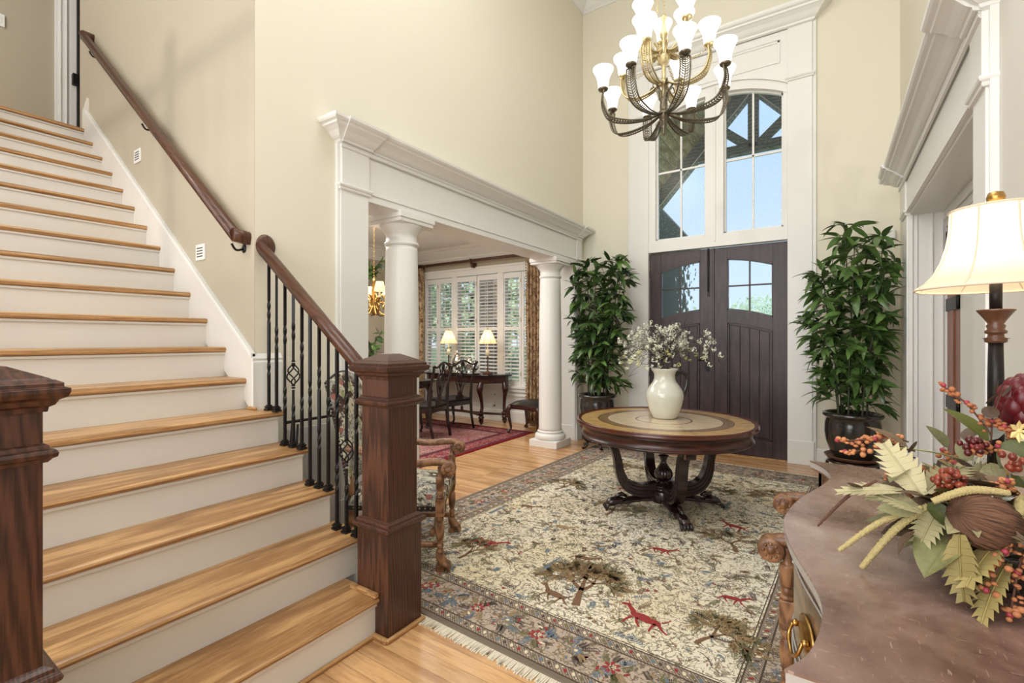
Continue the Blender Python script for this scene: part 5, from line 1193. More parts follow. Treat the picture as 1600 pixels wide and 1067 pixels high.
for p in [(0.263, 1.259, 1.28), (0.28, 1.271, 1.271), (0.256, 1.255, 1.256), (0.131, 1.17, 1.165), (0.037, 1.098, 1.094), (0.096, 1.127, 1.09), (0.296, 1.231, 1.12), (0.283, 1.253, 1.175), (0.251, 1.251, 1.231), (.30, 1.15, 1.15), (.20, 1.05, 1.11)]:
    q = Vector(p)-AC; T = Matrix.Translation(q) @ Matrix.Rotation(r_.uniform(-.9, .9), 4, 'X') @ Matrix.Rotation(r_.uniform(-1.2, .2), 4, 'Y')
    m = MB(); n = 12; vs = [(0, 0, 0)]+[(.0125*math.cos(2*PI*k/n), .016*math.sin(2*PI*k/n), .003) for k in range(n)]; m.add([T @ Vector(v) for v in vs], [(0, 1+k, 1+(k+1) % n) for k in range(n)], True); m.build('round_leaf', M['brownl'], fa)
MB().tube([Vector(p)-AC for p in ((.25, 1.245, 1.15), (.253, 1.25, 1.22), (.27, 1.262, 1.28))], .0013, 5).build('stalk', M['twig'], fa)
pod = MB().lathe([(.0, -.040), (.02, -.038), (.036, -.022), (.044, .002), (.042, .026), (.03, .043), (.012, .050), (.0, .046)], 60, cap=False, rib=.035, ribn=22).build('seed_pod', M['fibre'], fa)
pod.location = Vector((.212, 1.065, 1.075))-AC; pod.rotation_euler = (R(10), R(-72), R(15))
bm_ = MB().sphere((0, 0, 0), 1, 10, 8).mesh('berry', M['berry']); bm2 = MB().sphere((0, 0, 0), 1, 10, 8).mesh('berry', M['darkberry'])
for c, n, me, sp_ in (((0.168, 1.10, 1.128), 30, bm_, .020), ((0.222, 1.21, 1.172), 22, bm2, .018), ((.26, 1.17, 1.16), 12, bm_, .016)):
    for i in range(n):
        d = Vector((r_.gauss(0, 1), r_.gauss(0, 1), r_.gauss(0, 1))).normalized()*sp_*r_.uniform(.6, 1.15); o = bpy.data.objects.new('berry', me); COL.objects.link(o); o.parent = fa
        o.location = Vector(c)-AC+d; s_ = r_.uniform(.0045, .0065); o.scale = (s_, s_, s_*1.15)
# maroon artichoke-like bloom
ar = MB(); ac_ = Vector((.312, 1.312, 1.245))-AC
ar.sphere(ac_, .037, 16, 10, (1, 1, 1.25))
for ring in range(6):
    for k in range(8):
        a = 2*PI*(k+.5*(ring % 2))/8; el = -1.1+ring*.5; d = Vector((math.cos(a)*math.cos(el), math.sin(a)*math.cos(el), math.sin(el)*1.3)); ar.sphere(ac_+d*.028, .0165, 10, 7, (1, 1, 1.5))
ar.build('maroon_bloom', M['maroon'], fa)
yf_ = MB(); cy_ = Vector((.275, 1.19, 1.21))-AC
for k in range(7):
    a = 2*PI*k/7; d = Vector((math.cos(a)*.6, -.4, math.sin(a))).normalized(); sd = d.cross(Vector((.4, -1, .3))).normalized(); yf_.add([cy_, cy_+d*.012+sd*.005, cy_+d*.022+Vector((0, -.004, 0)), cy_+d*.012-sd*.005], [(0, 1, 2, 3)])
yf_.sphere(cy_, .0045, 8, 6).build('cream_flower', M['cream'], fa)

# ================================================================== CHANDELIER
CH = Vector((-1.17, 4.05, 3.09))
cn = thing('chandelier', 'three-tier gilt and bronze foyer chandelier with frosted bell glass shades', 'chandelier', CH)
def Z(z): return z-CH.z
MB().lathe([(.0, Z(3.09)), (.006, Z(3.095)), (.012, Z(3.115)), (.008, Z(3.13)), (.02, Z(3.15)), (.028, Z(3.18)), (.018, Z(3.205)), (.032, Z(3.225)), (.045, Z(3.25)), (.05, Z(3.275)), (.04, Z(3.295)), (.03, Z(3.305)), (.034, Z(3.33)), (.03, Z(3.38)), (.042, Z(3.40)), (.02, Z(3.41)), (.0, Z(3.42))], 24, cap=False).build('hub', M['bronze'], cn)
MB().lathe([(.016, Z(3.40)), (.016, Z(3.50)), (.035, Z(3.51)), (.045, Z(3.53)), (.03, Z(3.555)), (.018, Z(3.57)), (.018, Z(3.68)), (.03, Z(3.69)), (.04, Z(3.72)), (.055, Z(3.745)), (.04, Z(3.765)), (.02, Z(3.79)), (.016, Z(3.90)), (.028, Z(3.92)), (.034, Z(3.95)), (.02, Z(3.98)), (.012, Z(4.06)), (.026, Z(4.08)), (.02, Z(4.10)), (.0, Z(4.12))], 20, cap=False).build('stem', M['gilt'], cn)
# acanthus collars
for zb, n, r0, mat in ((3.40, 6, .03, 'bronze'), (3.72, 6, .035, 'gilt')):
    m = MB()
    for k in range(n):
        T = Matrix.Rotation(2*PI*k/n, 4, 'Z'); m.tube([pm(T, p) for p in spline([(r0, 0, Z(zb)), (r0+.02, 0, Z(zb+.07)), (r0+.07, 0, Z(zb+.12)), (r0+.09, 0, Z(zb+.08)), (r0+.07, 0, Z(zb+.07))], 5)], [.012, .012, .012, .011, .011, .01, .01, .009, .009, .008, .008, .007, .007, .006, .006, .006, .005, .005, .004, .004, .003], 6, flat=.5)
    m.build('acanthus_collar', M[mat], cn)
shade_prof = [(.030, 0), (.036, .004), (.040, .03), (.043, .06), (.049, .09), (.061, .12), (.074, .145), (.080, .158), (.078, .166), (.070, .170), (.062, .168), (.045, .12), (.036, .03), (.0, .012)]
SHM = MB().lathe(shade_prof, 28, cap=False).mesh('shade', M['bulbglass'])
def carm(ang, Rr, zc, zh, r0, mat, dip):
    T = Matrix.Rotation(R(ang), 4, 'Z'); a = spline([(r0, 0, zh), (Rr*.30, 0, zh-dip*.75), (Rr*.62, 0, zh-dip), (Rr*.90, 0, zh-dip*.45), (Rr*1.01, 0, zh+(zc-zh)*.45), (Rr, 0, zc-.01)], 7)
    n = len(a); m = MB()
    wf = lambda i: .006+.032*min(1, i/n*2.2)
    for sy in (-1, 1): m.tube([pm(T, (p.x, sy*wf(i), p.z)) for i, p in enumerate(a)], .0065, 6)
    m.tube([pm(T, (a[-1].x, y, a[-1].z)) for y in (-wf(n), wf(n))], .0055, 6)
    for i in range(4, n-1):
        p = a[i]; d = (a[min(i+1, n-1)]-a[i-1]).normalized(); w = wf(i)
        for sy in (-1, 1):
            q0 = p; q1 = p+d*.022+Vector((0, sy*w*.85, 0)); q2 = p+d*.004+Vector((0, sy*w*.5, 0)); nn = d.cross(Vector((0, 1, 0)))*.004
            m.add([pm(T, v) for v in (q0+nn, q1+nn, q2+nn, q0-nn, q1-nn, q2-nn)], [(0, 1, 2), (5, 4, 3), (0, 3, 4, 1), (1, 4, 5, 2), (2, 5, 3, 0)])
    m.tube([pm(T, p) for p in a], .004, 5)
    o = m.build('arm', M[mat], cn)
    c = MB().lathe([(.0, -.014), (.012, -.012), (.02, -.004), (.038, .004), (.043, .014), (.041, .02), (.03, .024), (.0, .02)], 20, Matrix.Translation((T @ Vector((Rr, 0, zc)))), cap=False).build('cup', M[mat], o)
    s = bpy.data.objects.new('shade', SHM); COL.objects.link(s); s.parent = o; s.location = T @ Vector((Rr, 0, zc+.012)); s.scale = (1.08, 1.08, 1.06)
for k in range(8): carm(-102+45*k, .51, Z(3.47), Z(3.27), .035, 'bronze', .06)
for k in range(4): carm(-5+90*k, .37, Z(3.70), Z(3.54), .03, 'gilt', .07)
for a in (-10, 50, 110, 170, 230): carm(a, .20, Z(3.98), Z(3.82), .025, 'gilt', .05)
# three looped chains and hanging chain
cm = MB()
def chain(mb, pts):
    for i in range(len(pts)-1):
        a, b = pts[i], pts[i+1]; d = (b-a).normalized(); w = d.orthogonal().normalized(); w = w if i % 2 == 0 else d.cross(w); L = (b-a).length*.62
        mb.tube([(a+b)/2+d*math.cos(t_)*L+w*math.sin(t_)*.009 for t_ in [2*PI*j/10 for j in range(11)]], .0022, 4)
for k in range(4):
    T = Matrix.Rotation(R(-5+90*k), 4, 'Z'); e = pm(T, (.36, 0, Z(3.69))); st_ = pm(T, (.05, 0, Z(3.78)))
    chain(cm, [st_.lerp(e, i/16)-Vector((0, 0, .07*math.sin(PI*i/16))) for i in range(17)])
for k in range(3):
    T = Matrix.Rotation(R(30+120*k), 4, 'Z'); e = pm(T, (.19, 0, Z(4.0))); chain(cm, [e.lerp(Vector((0, 0, Z(4.75))), i/30) for i in range(31)])
chain(cm, [Vector((0, 0, Z(4.10)+i*.03)) for i in range(64)])
tag(cm.build('chain', M['gilt'], cn), kind='stuff')
MB().lathe([(.0, Z(6.03)), (.05, Z(6.03)), (.075, Z(6.07)), (.08, Z(6.1)), (.0, Z(6.1))], 24, cap=False).build('canopy', M['gilt'], cn)

# ================================================================== DINING ROOM FURNITURE
rod = thing('curtain_rod', 'dark wooden curtain rod above the dining window', 'curtain rod', (-5.0, DW-.12, 2.74))
MB().tube([(-1.55, 0, 0), (1.55, 0, 0)], .026, 14).sphere((-1.6, 0, 0), .05, 12, 8).sphere((1.6, 0, 0), .05, 12, 8).build('pole', M['rail'], rod)
for x in (-1.45, -.18, 1.45): MB().box((x-.02, -.0, -.12), (x+.02, .12, -.03)).tube(spline([(x, .11, -.10), (x, .03, -.09), (x, -.03, -.03), (x, -.035, .03)], 5), .018, 8).build('bracket', M['newel'], rod, .004)
def curtain(x0, x1, lab):
    t = thing('curtain', lab, 'curtain', ((x0+x1)/2, DW-.12, .03)); h = (x1-x0)/2; n = 60; vs = []
    for zi in range(13):
        z = 2.68*zi/12
        for i in range(n+1):
            f = i/n; x = (-h+2*h*f)*(1+.06*math.sin(zi*.9)); vs.append((x, .045*math.sin(f*2*PI*5.5+.25*math.sin(zi*.7))-.0, z))
    m = MB(); m.add(vs, [(z*(n+1)+i, z*(n+1)+i+1, (z+1)*(n+1)+i+1, (z+1)*(n+1)+i) for z in range(12) for i in range(n)], True); o = m.build('drape', M['curtain'], t)
    sl = o.modifiers.new('s', 'SOLIDIFY'); sl.thickness = .004
    s = 1 if x0 < -5 else -1; tr = MB()
    for i in range(60): tr.sphere((s*(h+.01), .0, .03+i*.044), .012, 6, 4, (1, 1, 1.3))
    tag(tr.build('tassel_trim', M['straw'], t), kind='stuff')
    for i in range(6): MB().lathe([(.034, -.006), (.038, 0), (.034, .006), (.03, 0), (.034, -.006)], 14, Matrix.Translation((-h+.03+(2*h-.06)*i/5, 0, 2.71)) @ Matrix.Rotation(PI/2, 4, 'Y'), cap=False).build('ring', M['newel'], t)
curtain(-6.66, -6.34, 'gold and rust brocade curtain left of the dining window'); curtain(-4.06, -3.72, 'gold and rust brocade curtain right of the dining window, beside the column')

# console table
co = thing('console_table', 'dark carved console table under the shuttered window with two lamps', 'table', (-5.15, 6.30, 0))
TZc = .80
top = [(-.80, -.20), (-.70, -.24), (.50, -.24), (.60, -.20), (.80, .10), (.80, .20), (-1.0, .20), (-1.0, .10)]
MB().prism(top, lambda q: (q[0], q[1], TZc-.03), lambda q: (q[0], q[1], TZc)).build('top', M['blackwood'], co, .006)
tin = [(-.76, -.17), (-.68, -.21), (.47, -.21), (.57, -.17), (.75, .10), (.75, .17), (-.95, .17), (-.95, .10)]
MB().prism(tin, lambda q: (q[0], q[1], TZc-.14), lambda q: (q[0], q[1], TZc-.03)).build('apron', M['mahog'], co, .004)
cv = MB()
for i in range(9): cv.sphere((-.10+.045*(i-4)*1.2, -.212, TZc-.085-.02*math.cos(i*.8)), .022, 8, 6, (1, .5, 1))
for i in range(24): cv.sphere((-.7+i*.05, -.212, TZc-.045), .008, 6, 4)
cv.build('carving', M['mahog'], co)
def cleg(x, y, o=(0, 1)):
    ox, oy = o; f = lambda a, z: (x+ox*a, y+oy*a, z)
    MB().tube([f(a, z) for a, z in [(v.x, v.y) for v in spline([(.0, .68, 0), (.035, .60, 0), (.04, .54, 0), (.01, .44, 0), (-.015, .34, 0), (-.02, .26, 0), (.0, .20, 0)], 4)]], [.04, .042, .046, .05, .052, .054, .054, .052, .046, .042, .038, .034, .032, .03, .028, .027, .026, .026, .026, .026, .027, .028, .028, .028, .028], 10)\
        .lathe([(.03, .20), (.05, .19), (.052, .17), (.035, .16), (.035, .13), (.05, .12), (.05, .10), (.03, .095), (.045, .07), (.03, .03), (.012, .0)], 14, Matrix.Translation((x, y, 0))).build('leg', M['mahog'], co)
for x, y in ((.47, -.20), (-.66, -.20), (.72, .10), (-.92, .10)): cleg(x, y, (0, -1) if y < 0 else (.7 if x > 0 else -.7, -.5))
MB().tube(spline([(.47, -.20, .15), (.1, -.03, .15), (-.1, 0, .15), (-.3, -.03, .15), (-.66, -.20, .15)], 5), .022, 8).tube(spline([(.72, .10, .15), (.3, .0, .15), (-.1, 0, .15), (-.5, 0, .15), (-.92, .1, .15)], 5), .02, 8)\
    .lathe([(.0, .16), (.03, .165), (.02, .185), (.028, .20), (.02, .225), (.008, .25), (.0, .27)], 12, Matrix.Translation((-.1, 0, 0)), cap=False).build('stretcher', M['mahog'], co)
def clamp_(x, y, lab):
    t = thing('buffet_lamp', lab, 'lamp', (x, y, TZc+.001), 0, 'lit lamps on the console table')
    MB().box((-.06, -.06, 0), (.06, .06, .035)).lathe([(.05, .035), (.04, .05), (.018, .06), (.012, .08), (.01, .26), (.018, .28), (.01, .30)], 14).build('base', M['saucer'], t, .004)
    MB().lathe([(.012, .30), (.032, .31), (.036, .35), (.03, .39), (.014, .40), (.008, .42), (.006, .53)], 14).build('candle_cup', M['candle'], t)
    MB().lathe([(.155, .50), (.052, .725)], 32, cap=False).build('shade', M['ltshade2'], t)
    tr = MB()
    for k in range(8): a = 2*PI*k/8+.2; tr.tube([(.156*math.cos(a), .156*math.sin(a), .50), (.053*math.cos(a), .053*math.sin(a), .725)], .004, 4)
    for r_, z in ((.156, .50), (.0535, .725)): tr.tube([(r_*math.cos(2*PI*i/24), r_*math.sin(2*PI*i/24), z) for i in range(25)], .004, 5)
    tr.build('shade_trim', M['shadetrim'], t); MB().lathe([(.0, .72), (.01, .73), (.008, .745), (.0, .76)], 10, cap=False).build('finial', M['brass'], t)
    point('buffet_lamp_bulb', (x, y, TZc+.60), 2.2, (1, .8, .55), .03)
clamp_(-5.53, 6.28, 'left lit lamp with a pleated shade on the console table'); clamp_(-4.64, 6.22, 'right lit lamp with a pleated shade on the console table')
tray = thing('silver_tray', 'oval silver tray under the tea service on the console table', 'tray', (-5.10, 6.22, TZc+.001))
MB().lathe([(.0, 0), (.20, 0), (.24, .012), (.245, .018), (.23, .014), (.19, .005), (.0, .005)], 40, Matrix.Scale(.7, 4, (0, 1, 0)) @ Matrix.Scale(1.3, 4, (1, 0, 0)), cap=False).build('plate', M['silver'], tray)
def teapot(name, lab, x, y, s, tall=1.0, spout=True):
    t = thing(name, lab, 'teapot' if spout else 'bowl', (x, y, TZc+.019), 0, 'silver tea service on the console table')
    MB().lathe([(.0, 0), (.045*s, 0), (.04*s, .01*s), (.018*s, .025*s), (.03*s, .04*s*tall), (.07*s, .08*s*tall), (.078*s, .12*s*tall), (.06*s, .16*s*tall), (.035*s, .185*s*tall), (.045*s, .20*s*tall), (.0, .20*s*tall)], 20, cap=False, rib=.04, ribn=8).build('body', M['silver'], t)
    MB().lathe([(.045*s, .20*s*tall), (.03*s, .22*s*tall), (.01*s, .235*s*tall), (.014*s, .25*s*tall), (.0, .265*s*tall)], 14, cap=False).build('lid', M['silver'], t)
    MB().tube([(-.06*s+a*s, 0, z*s*tall) for a, z in [(v.x, v.y) for v in spline([(0, .16, 0), (-.05, .19, 0), (-.075, .15, 0), (-.05, .09, 0), (-.005, .08, 0)], 5)]], .006*s, 7).build('handle', M['silver'], t)
    if spout: MB().tube([(a*s, 0, z*s*tall) for a, z in ((.06, .08), (.10, .12), (.115, .17), (.14, .20))], [.016*s, .012*s, .009*s, .007*s], 8).build('spout', M['silver'], t)
    return t
teapot('coffee_pot', 'tall silver coffee pot with finial, left in the tea service', -5.30, 6.24, 1.15, 1.25)
teapot('teapot', 'round silver teapot, right of the tall coffee pot', -5.04, 6.24, 1.15)
teapot('sugar_bowl', 'small silver sugar bowl in front of the teapots', -5.16, 6.11, .8, 1, False)
teapot('cream_jug', 'small silver cream jug at the right end of the tray', -4.87, 6.17, .75)

# dining chairs
def dchair(lab, x, y, rz):
    t = thing('dining_chair', lab, 'chair', (x, y, RT), rz, 'carved dining chairs')
    # facing +x local; origin below back legs centre
    W_ = .235
    for sy in (-1, 1):
        MB().tube([(-.05, sy*W_, 0), (.0, sy*W_, .2), (.015, sy*W_, .44), (.0, sy*W_*1.0, .7), (-.06, sy*(W_+.01), .95), (-.075, sy*(W_+.04), 1.0), (-.08, sy*(W_+.055), 1.015)], [.019, .021, .024, .02, .018, .018, .012], 8).build('leg', M['blackwood'], t)
        MB().tube(spline([(.44, sy*.26, .40), (.475, sy*.275, .33), (.455, sy*.265, .2), (.43, sy*.26, .09), (.455, sy*.265, .04), (.46, sy*.268, .012)], 4), [.034, .036, .038, .036, .032, .03, .027, .024, .022, .02, .018, .017, .016, .016, .016, .017, .02, .026, .03, .028, .022], 9).build('leg', M['blackwood'], t)
    MB().prism([(.0, -.225), (.0, .225), (.46, .29), (.46, -.29)], lambda q: (q[0], q[1], .37), lambda q: (q[0], q[1], .435)).build('seat_rail', M['blackwood'], t, .006)
    MB().prism([(.01, -.22), (.01, .22), (.45, .28), (.45, -.28)], lambda q: (q[0], q[1], .435), lambda q: (q[0], q[1], .475)).build('seat', M['leather'], t, .015)
    # crest: serpentine
    c = [(sy, z) for sy, z in ((-.29, 1.02), (-.22, .985), (-.14, .995), (-.07, 1.03), (0, 1.045), (.07, 1.03), (.14, .995), (.22, .985), (.29, 1.02))]
    MB().tube(spline([(-.075, a, b) for a, b in c], 4), .021, 8, flat=.7).build('crest_rail', M['blackwood'], t)
    sp_ = MB()
    xf = lambda z: .012-.08*max(0, (z-.46)/.55)**1.2
    for pts in ([(-.05, .47), (-.04, .6), (-.10, .75), (-.085, .88), (-.03, .95), (-.02, 1.02)], [(.05, .47), (.04, .6), (.10, .75), (.085, .88), (.03, .95), (.02, 1.02)],
                [(-.03, .47), (.0, .62), (.05, .74), (.04, .84), (-.04, .90), (-.10, .99)], [(.03, .47), (.0, .62), (-.05, .74), (-.04, .84), (.04, .90), (.10, .99)], [(0, .47), (0, .7), (0, .86), (0, 1.03)]):
        sp_.tube(spline([(xf(z), a, z) for a, z in pts], 5), .012, 6, flat=.6)
    sp_.box((-.0, -.07, .455), (.02, .07, .52)).build('splat', M['blackwood'], t, .003)
    return t
d0 = dchair('nearer carved black dining chair with pierced back, seen past the newel post', -4.47, 4.88, R(193))
dup(d0, (-4.62, 5.50, RT), R(172), 'farther carved black dining chair, partly hidden by the nearer one')
dt = thing('dining_table', 'dark polished dining table beside the carved chairs, mostly hidden by a column', 'table', (-5.75, 4.3, RT))
MB().box((-.62, -1.3, .70), (.62, 1.3, .735)).build('top', M['blackwood'], dt, .012); MB().box((-.55, -1.2, .61), (.55, 1.2, .70)).build('apron', M['mahog'], dt, .004)
for x in (-.52, .52):
    for y in (-1.15, 1.15): MB().tube([(x, y, 0), (x, y, .04), (x*1.02, y*1.02, .1), (x, y, .3), (x*1.03, y*1.03, .55), (x, y, .66)], [.03, .04, .022, .028, .045, .04], 10).build('leg', M['blackwood'], dt)
bw = thing('porcelain_bowl', 'white bowl on the dining table at the left of the chairs', 'bowl', (-5.42, 4.98, RT+.736))
MB().lathe([(.0, 0), (.05, 0), (.06, .01), (.11, .06), (.135, .10), (.13, .10), (.05, .02), (.0, .02)], 28, cap=False).build('body', M['plastic'], bw)
sc_ = thing('side_chair', 'low cabriole-legged side chair with black leather seat beside the far column', 'chair', (-3.66, 5.98, 0), R(0))
MB().prism([(-.24, -.22), (.26, -.25), (.26, .25), (-.24, .22)], lambda q: (q[0], q[1], .36), lambda q: (q[0], q[1], .42)).build('seat_rail', M['mahog'], sc_, .006)
s = MB(); vs = []; n = 8
for i in range(n+1):
    for j in range(n+1): u, v = i/n*2-1, j/n*2-1; vs.append((.01+.245*u, v*.235, .42+.06*(1-u**6)*(1-v**6)+.005))
s.add(vs, [(i*(n+1)+j, (i+1)*(n+1)+j, (i+1)*(n+1)+j+1, i*(n+1)+j+1) for i in range(n) for j in range(n)], True).box((-.235, -.235, .415), (.255, .235, .427)).build('seat', M['leather'], sc_)
for x in (-.22, .24):
    for y in (-.22, .22):
        MB().tube(spline([(x*.98, y*.98, .40), (x*1.12, y*1.12, .34), (x*1.05, y*1.05, .2), (x*.98, y*.98, .09), (x*1.08, y*1.08, .05), (x*1.12, y*1.12, .02)], 4), [.034, .036, .038, .036, .032, .03, .027, .024, .022, .02, .018, .017, .016, .016, .016, .018, .022, .028, .032, .03, .024], 9).build('leg', M['mahog'], sc_)

# dining chandelier
dc = thing('dining_chandelier', 'gilt scroll chandelier with small lit shades, glimpsed left of the near column', 'chandelier', (-5.0, 4.2, 1.80))
MB().lathe([(.0, -.12), (.02, -.1), (.05, -.05), (.03, 0), (.045, .05), (.02, .1), (.03, .2), (.015, .3), (.03, .34), (.0, .4)], 16, cap=False).build('stem', M['brass'], dc)
cm = MB(); chain(cm, [Vector((0, 0, .38+.035*i)) for i in range(24)]); tag(cm.build('chain', M['brass'], dc), kind='stuff')
for k in range(8):
    T = Matrix.Rotation(2*PI*k/8+.3, 4, 'Z'); a = MB()
    a.tube([pm(T, p) for p in spline([(.02, 0, .02), (.12, 0, -.10), (.24, 0, -.09), (.30, 0, .0), (.24, 0, .04), (.22, 0, -.01), (.27, 0, .06), (.33, 0, .10)], 5)], .011, 7)
    a.tube([pm(T, p) for p in spline([(.03, 0, .10), (.12, 0, .16), (.16, 0, .08), (.10, 0, .05), (.08, 0, .10)], 5)], .008, 6)
    o = a.build('arm', M['brass'], dc)
    MB().lathe([(.03, .10), (.012, .11), (.011, .20)], 10, T @ Matrix.Translation((.33, 0, 0))).build('candle', M['candle'], o)
    MB().lathe([(.072, .18), (.045, .30)], 20, T @ Matrix.Translation((.33, 0, 0)), cap=False).build('shade', M['ltshade2'], o)
point('dining_chandelier_bulb', (-5.0, 4.2, 2.12), 14, (1, .82, .6), .15)
# magnolia sprays on wall behind
def magnolia(lab, x, y, z, seed):
    t = thing('magnolia_spray', lab, 'foliage', (x, y, z)); r = random.Random(seed)
    me = leafmesh('leaf', M['green'] if False else M['leaf'], 1, .2, .2, 6, .2, .9)
    stm = MB()
    for k in range(7):
        a = r.uniform(-1, 1); e = Vector((r.uniform(.05, .15), a*.18, r.uniform(-.25, .25))); stm.tube([(0, 0, -.1), e], .006, 5)
        for j in range(5):
            o = bpy.data.objects.new('leaf', me); COL.objects.link(o); o.parent = t; o.location = e*r.uniform(.5, 1); s_ = r.uniform(.12, .17); o.scale = (s_, s_, s_); o.rotation_euler = (r.uniform(0, 6), r.uniform(-1, 1), r.uniform(-2.2, 2.2))
    stm.build('stem', M['bark'], t)
MB_ = thing('wall_sconce_vase', 'dark urn on a wall bracket holding magnolia leaves', 'vase', (DX+.14, 5.36, 2.15))
MB().lathe([(.0, 0), (.05, .0), (.03, .03), (.07, .09), (.08, .14), (.05, .18), (.06, .2), (.0, .19)], 20, cap=False).box((-.14, -.1, -.03), (.08, .1, 0)).build('urn', M['pot'], MB_)
magnolia('upper spray of dark magnolia leaves on the dining wall, left of the near column', DX+.24, 5.36, 2.50, 3)
magnolia('lower spray of dark magnolia leaves behind the near column', DX+.24, 5.38, 1.28, 8)
ped = thing('pedestal', 'plain dark pedestal against the dining wall below the magnolia leaves', 'stand', (DX+.22, 5.38, 0))
MB().box((-.12, -.12, 0), (.12, .12, .05)).box((-.08, -.08, .05), (.08, .08, .98)).box((-.12, -.12, .98), (.12, .12, 1.02)).lathe([(.0, 1.02), (.06, 1.02), (.09, 1.10), (.08, 1.18), (.0, 1.18)], 18, cap=False).build('post', M['mahog'], ped, .004)
# small black rack behind the balusters
rk = thing('folding_stand', 'small black metal folding stand against the wall behind the balusters', 'stand', (-2.80, 1.86, 0))
MB().tube([(-.02, -.2, .0), (.02, -.16, .86)], .008, 6).tube([(-.02, .2, .0), (.02, .16, .86)], .008, 6).tube([(.02, -.2, .86), (.02, .2, .86)], .01, 6).tube(spline([(.03, -.13, .84), (.08, -.17, .6), (.05, -.1, .3), (.1, -.12, .02)], 5), .007, 6).build('frame', M['iron'], rk)
MB().box((-.06, -.15, .30), (-.045, .15, .80)).build('panel', plain('grey_panel', (214, 212, 204), .6), rk)

# ================================================================== EXTERIOR
TY = 9.6
def beam(mb, p0, p1, hw, y0, y1):
    p0, p1 = Vector(p0), Vector(p1); d = (p1-p0).normalized(); n = Vector((-d.y, d.x))*hw
    P = [p0+n, p1+n, p1-n, p0-n]; mb.prism([(q.x, q.y) for q in P], lambda q: (q[0], y0, q[1]), lambda q: (q[0], y1, q[1])); return mb
po = thing('porch_gable', 'dark timber porch gable with king post truss and boarded roof outside', 'porch', (-1.163, TY, 0))
def part(name, f, mat): m = MB(); f(m); return m.build(name, M[mat], po, .01, (-1.163, TY, 0))
PX, PZ = -1.163, 6.05; SL = 1.10
part('tie_beam', lambda m: beam(m, (-3.0, 4.84), (.7, 4.84), .085, TY-.08, TY+.08), 'timber')
part('king_post', lambda m: beam(m, (PX, 4.84), (PX, 6.1), .085, TY-.08, TY+.08), 'timber')
for s_ in (-1, 1):
    part('brace', lambda m: beam(m, (PX+s_*.03, 4.84), (PX+s_*.66, 5.40), .07, TY-.06, TY+.06), 'timber')
    part('rafter', lambda m: beam(m, (PX-s_*.1, PZ+.1*SL-.05), (PX+s_*2.0, PZ-2.0*SL-.05), .12, TY-.09, TY+.09), 'timber')
    part('fascia', lambda m: beam(m, (PX, PZ-.20), (PX+s_*1.95, PZ-.20-1.95*SL), .012, TY-.12, TY-.095), 'riser')
    for k in range(22):
        f0, f1 = k/22*2.5, (k+1)/22*2.5-.008
        MB().add([(s_*f0, -3.2, PZ+.12-f0*SL), (s_*f1, -3.2, PZ+.12-f1*SL), (s_*f1, .2, PZ+.12-f1*SL), (s_*f0, .2, PZ+.12-f0*SL), (s_*f0, -3.2, PZ+.15-f0*SL), (s_*f1, -3.2, PZ+.15-f1*SL), (s_*f1, .2, PZ+.15-f1*SL), (s_*f0, .2, PZ+.15-f0*SL)],
                 [(0, 3, 2, 1), (4, 5, 6, 7), (0, 1, 5, 4), (1, 2, 6, 5), (2, 3, 7, 6), (3, 0, 4, 7)]).build('roof_board', M['deck'], po)
    MB().add([(0, -3.2, PZ+.2), (s_*2.7, -3.2, PZ+.2-2.7*SL), (s_*2.7, .3, PZ+.2-2.7*SL), (0, .3, PZ+.2), (0, -3.2, PZ+.26), (s_*2.7, -3.2, PZ+.26-2.7*SL), (s_*2.7, .3, PZ+.26-2.7*SL), (0, .3, PZ+.26)], [(0, 3, 2, 1), (4, 5, 6, 7), (0, 1, 5, 4), (1, 2, 6, 5), (2, 3, 7, 6), (3, 0, 4, 7)]).build('shingles', M['shingle'], po)
    for yy in (-2.0,): part('purlin_rafter', lambda m: beam(m, (PX, PZ-.0), (PX+s_*2.4, PZ-2.4*SL), .09, TY+yy-.07, TY+yy+.07), 'timber')
    MB().box((s_*2.15-.13, -.13, -.1), (s_*2.15+.13, .13, 3.7)).build('post', M['timber'], po, .01)
    MB().box((s_*2.15-.12, -3.3, 3.55), (s_*2.15+.12, .2, 3.85)).build('side_beam', M['timber'], po, .01)
nr = thing('neighbouring_gable', 'grey shingled roof slope rising beyond the porch at lower left of the window', 'roof', (-4.2, 12, 0))
MB().prism([(-3, 0), (1.2, 0), (1.2, 3.3), (1.65, 3.45), (.5, 4.85), (-3, 4.95)], lambda q: (q[0], 0, q[1]), lambda q: (q[0], .5, q[1])).build('roof', M['shingle'], nr)
lawn = MB().box((-60, D+.25, -.25), (60, 90, -.12)); tag(lawn.build('lawn', M['grass']), 'green front lawn and drive beyond the porch', 'lawn', None, 'stuff')
sb('porch_floor', MB().box((-8, D+.2, -.12), (3, 10.2, -.03)), plain('pale_flagstone', (206, 200, 188), .8, nsc=2, var=.12), 'flagstone porch floor outside the front door', 'floor')
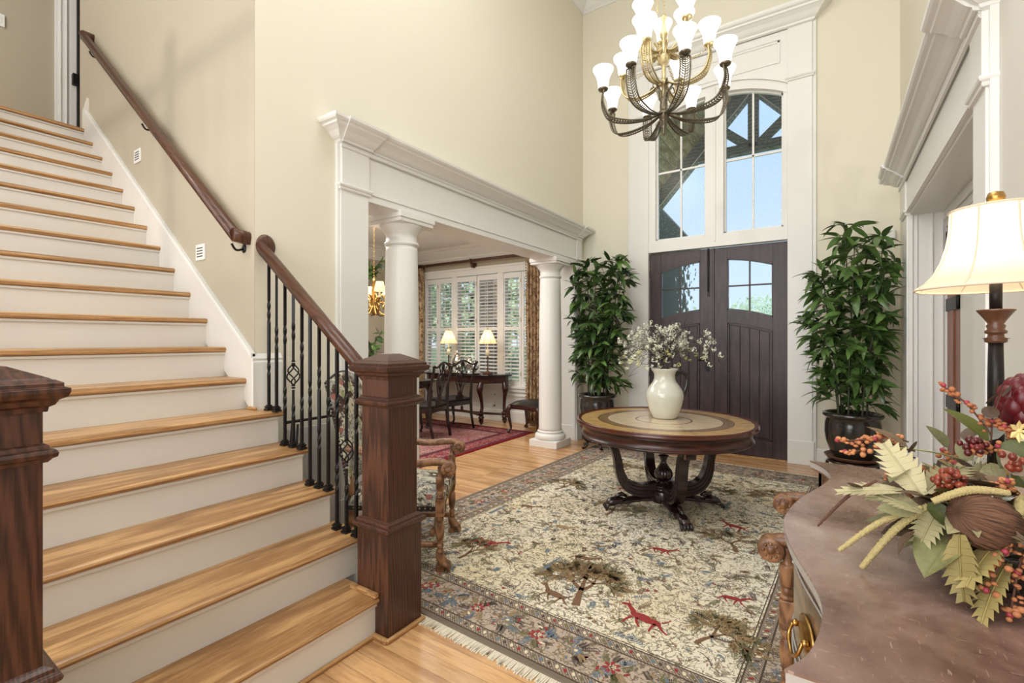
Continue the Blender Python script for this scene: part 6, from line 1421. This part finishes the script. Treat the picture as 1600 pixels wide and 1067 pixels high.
r_ = random.Random(4)
def bush(lab, x, y, h, w, n):
    t = thing('shrub', lab, 'shrub', (x, y, -.12), 0, 'shrubs and trees beyond the porch'); m = MB()
    for i in range(n):
        d = Vector((r_.gauss(0, 1), r_.gauss(0, 1), r_.gauss(0, 1))).normalized()*r_.uniform(.7, 1); c = Vector((d.x*w, d.y*w, h*.55+d.z*h*.45)); s = r_.uniform(.05, .10)*max(1, h/2.5)
        u = Vector((r_.gauss(0, 1), r_.gauss(0, 1), r_.gauss(0, 1))).normalized(); v = u.orthogonal().normalized(); m.add([c-u*s, c+v*s*.5, c+u*s, c-v*s*.5], [(0, 1, 2, 3)])
    o = m.build('foliage', M['bush'], t); tag(o, kind='stuff'); MB().tube([(0, 0, 0), (0, 0, h*.6)], .05*h/2, 6).build('trunk', M['bark'], t)
for i, (x, y, h, w, n) in enumerate(((-7.6, 10.5, 1.5, .7, 1000), (-5.6, 10.4, 1.1, .6, 900), (-11.5, 14.5, 5.5, 2.0, 2400), (-4.0, 9.6, 1.3, .6, 900), (-3.6, 22, 2.6, 1.8, 2600), (-.6, 24, 3.3, 2.6, 3600), (-3.4, 34, 4.2, 3.0, 3200), (2.2, 19, 2.8, 2.0, 2600), (-6.5, 26, 3.2, 2.2, 2600))):
    bush(['leafy shrub outside the left dining shutters', 'low shrub outside the middle dining shutters', 'tall pale green tree beyond the dining window', 'rounded shrub outside the right dining shutters', 'distant shrub seen through the left door light', 'distant shrub seen through the right door light', 'farthest pale tree beyond the door lights', 'distant shrub right of the front walk', 'distant tree left of the front walk'][i], x, y, h, w, n)
# brick piers of the porch outside the shutters
for i, x in enumerate((-6.3, -5.0)):
    t = thing('porch_pier', ['tan stone porch pier outside the left shutters', 'grey stone porch pier outside the middle shutters'][i], 'pier', (x, 8.6, -.05))
    for k in range(14): MB().box((-.22+.015*(k % 2), -.22, .2*k+.006), (.22-.012*((k+1) % 2), .22, .2*k+.195)).build('stone', M['shingle' if i else 'taupe'], t, .012)
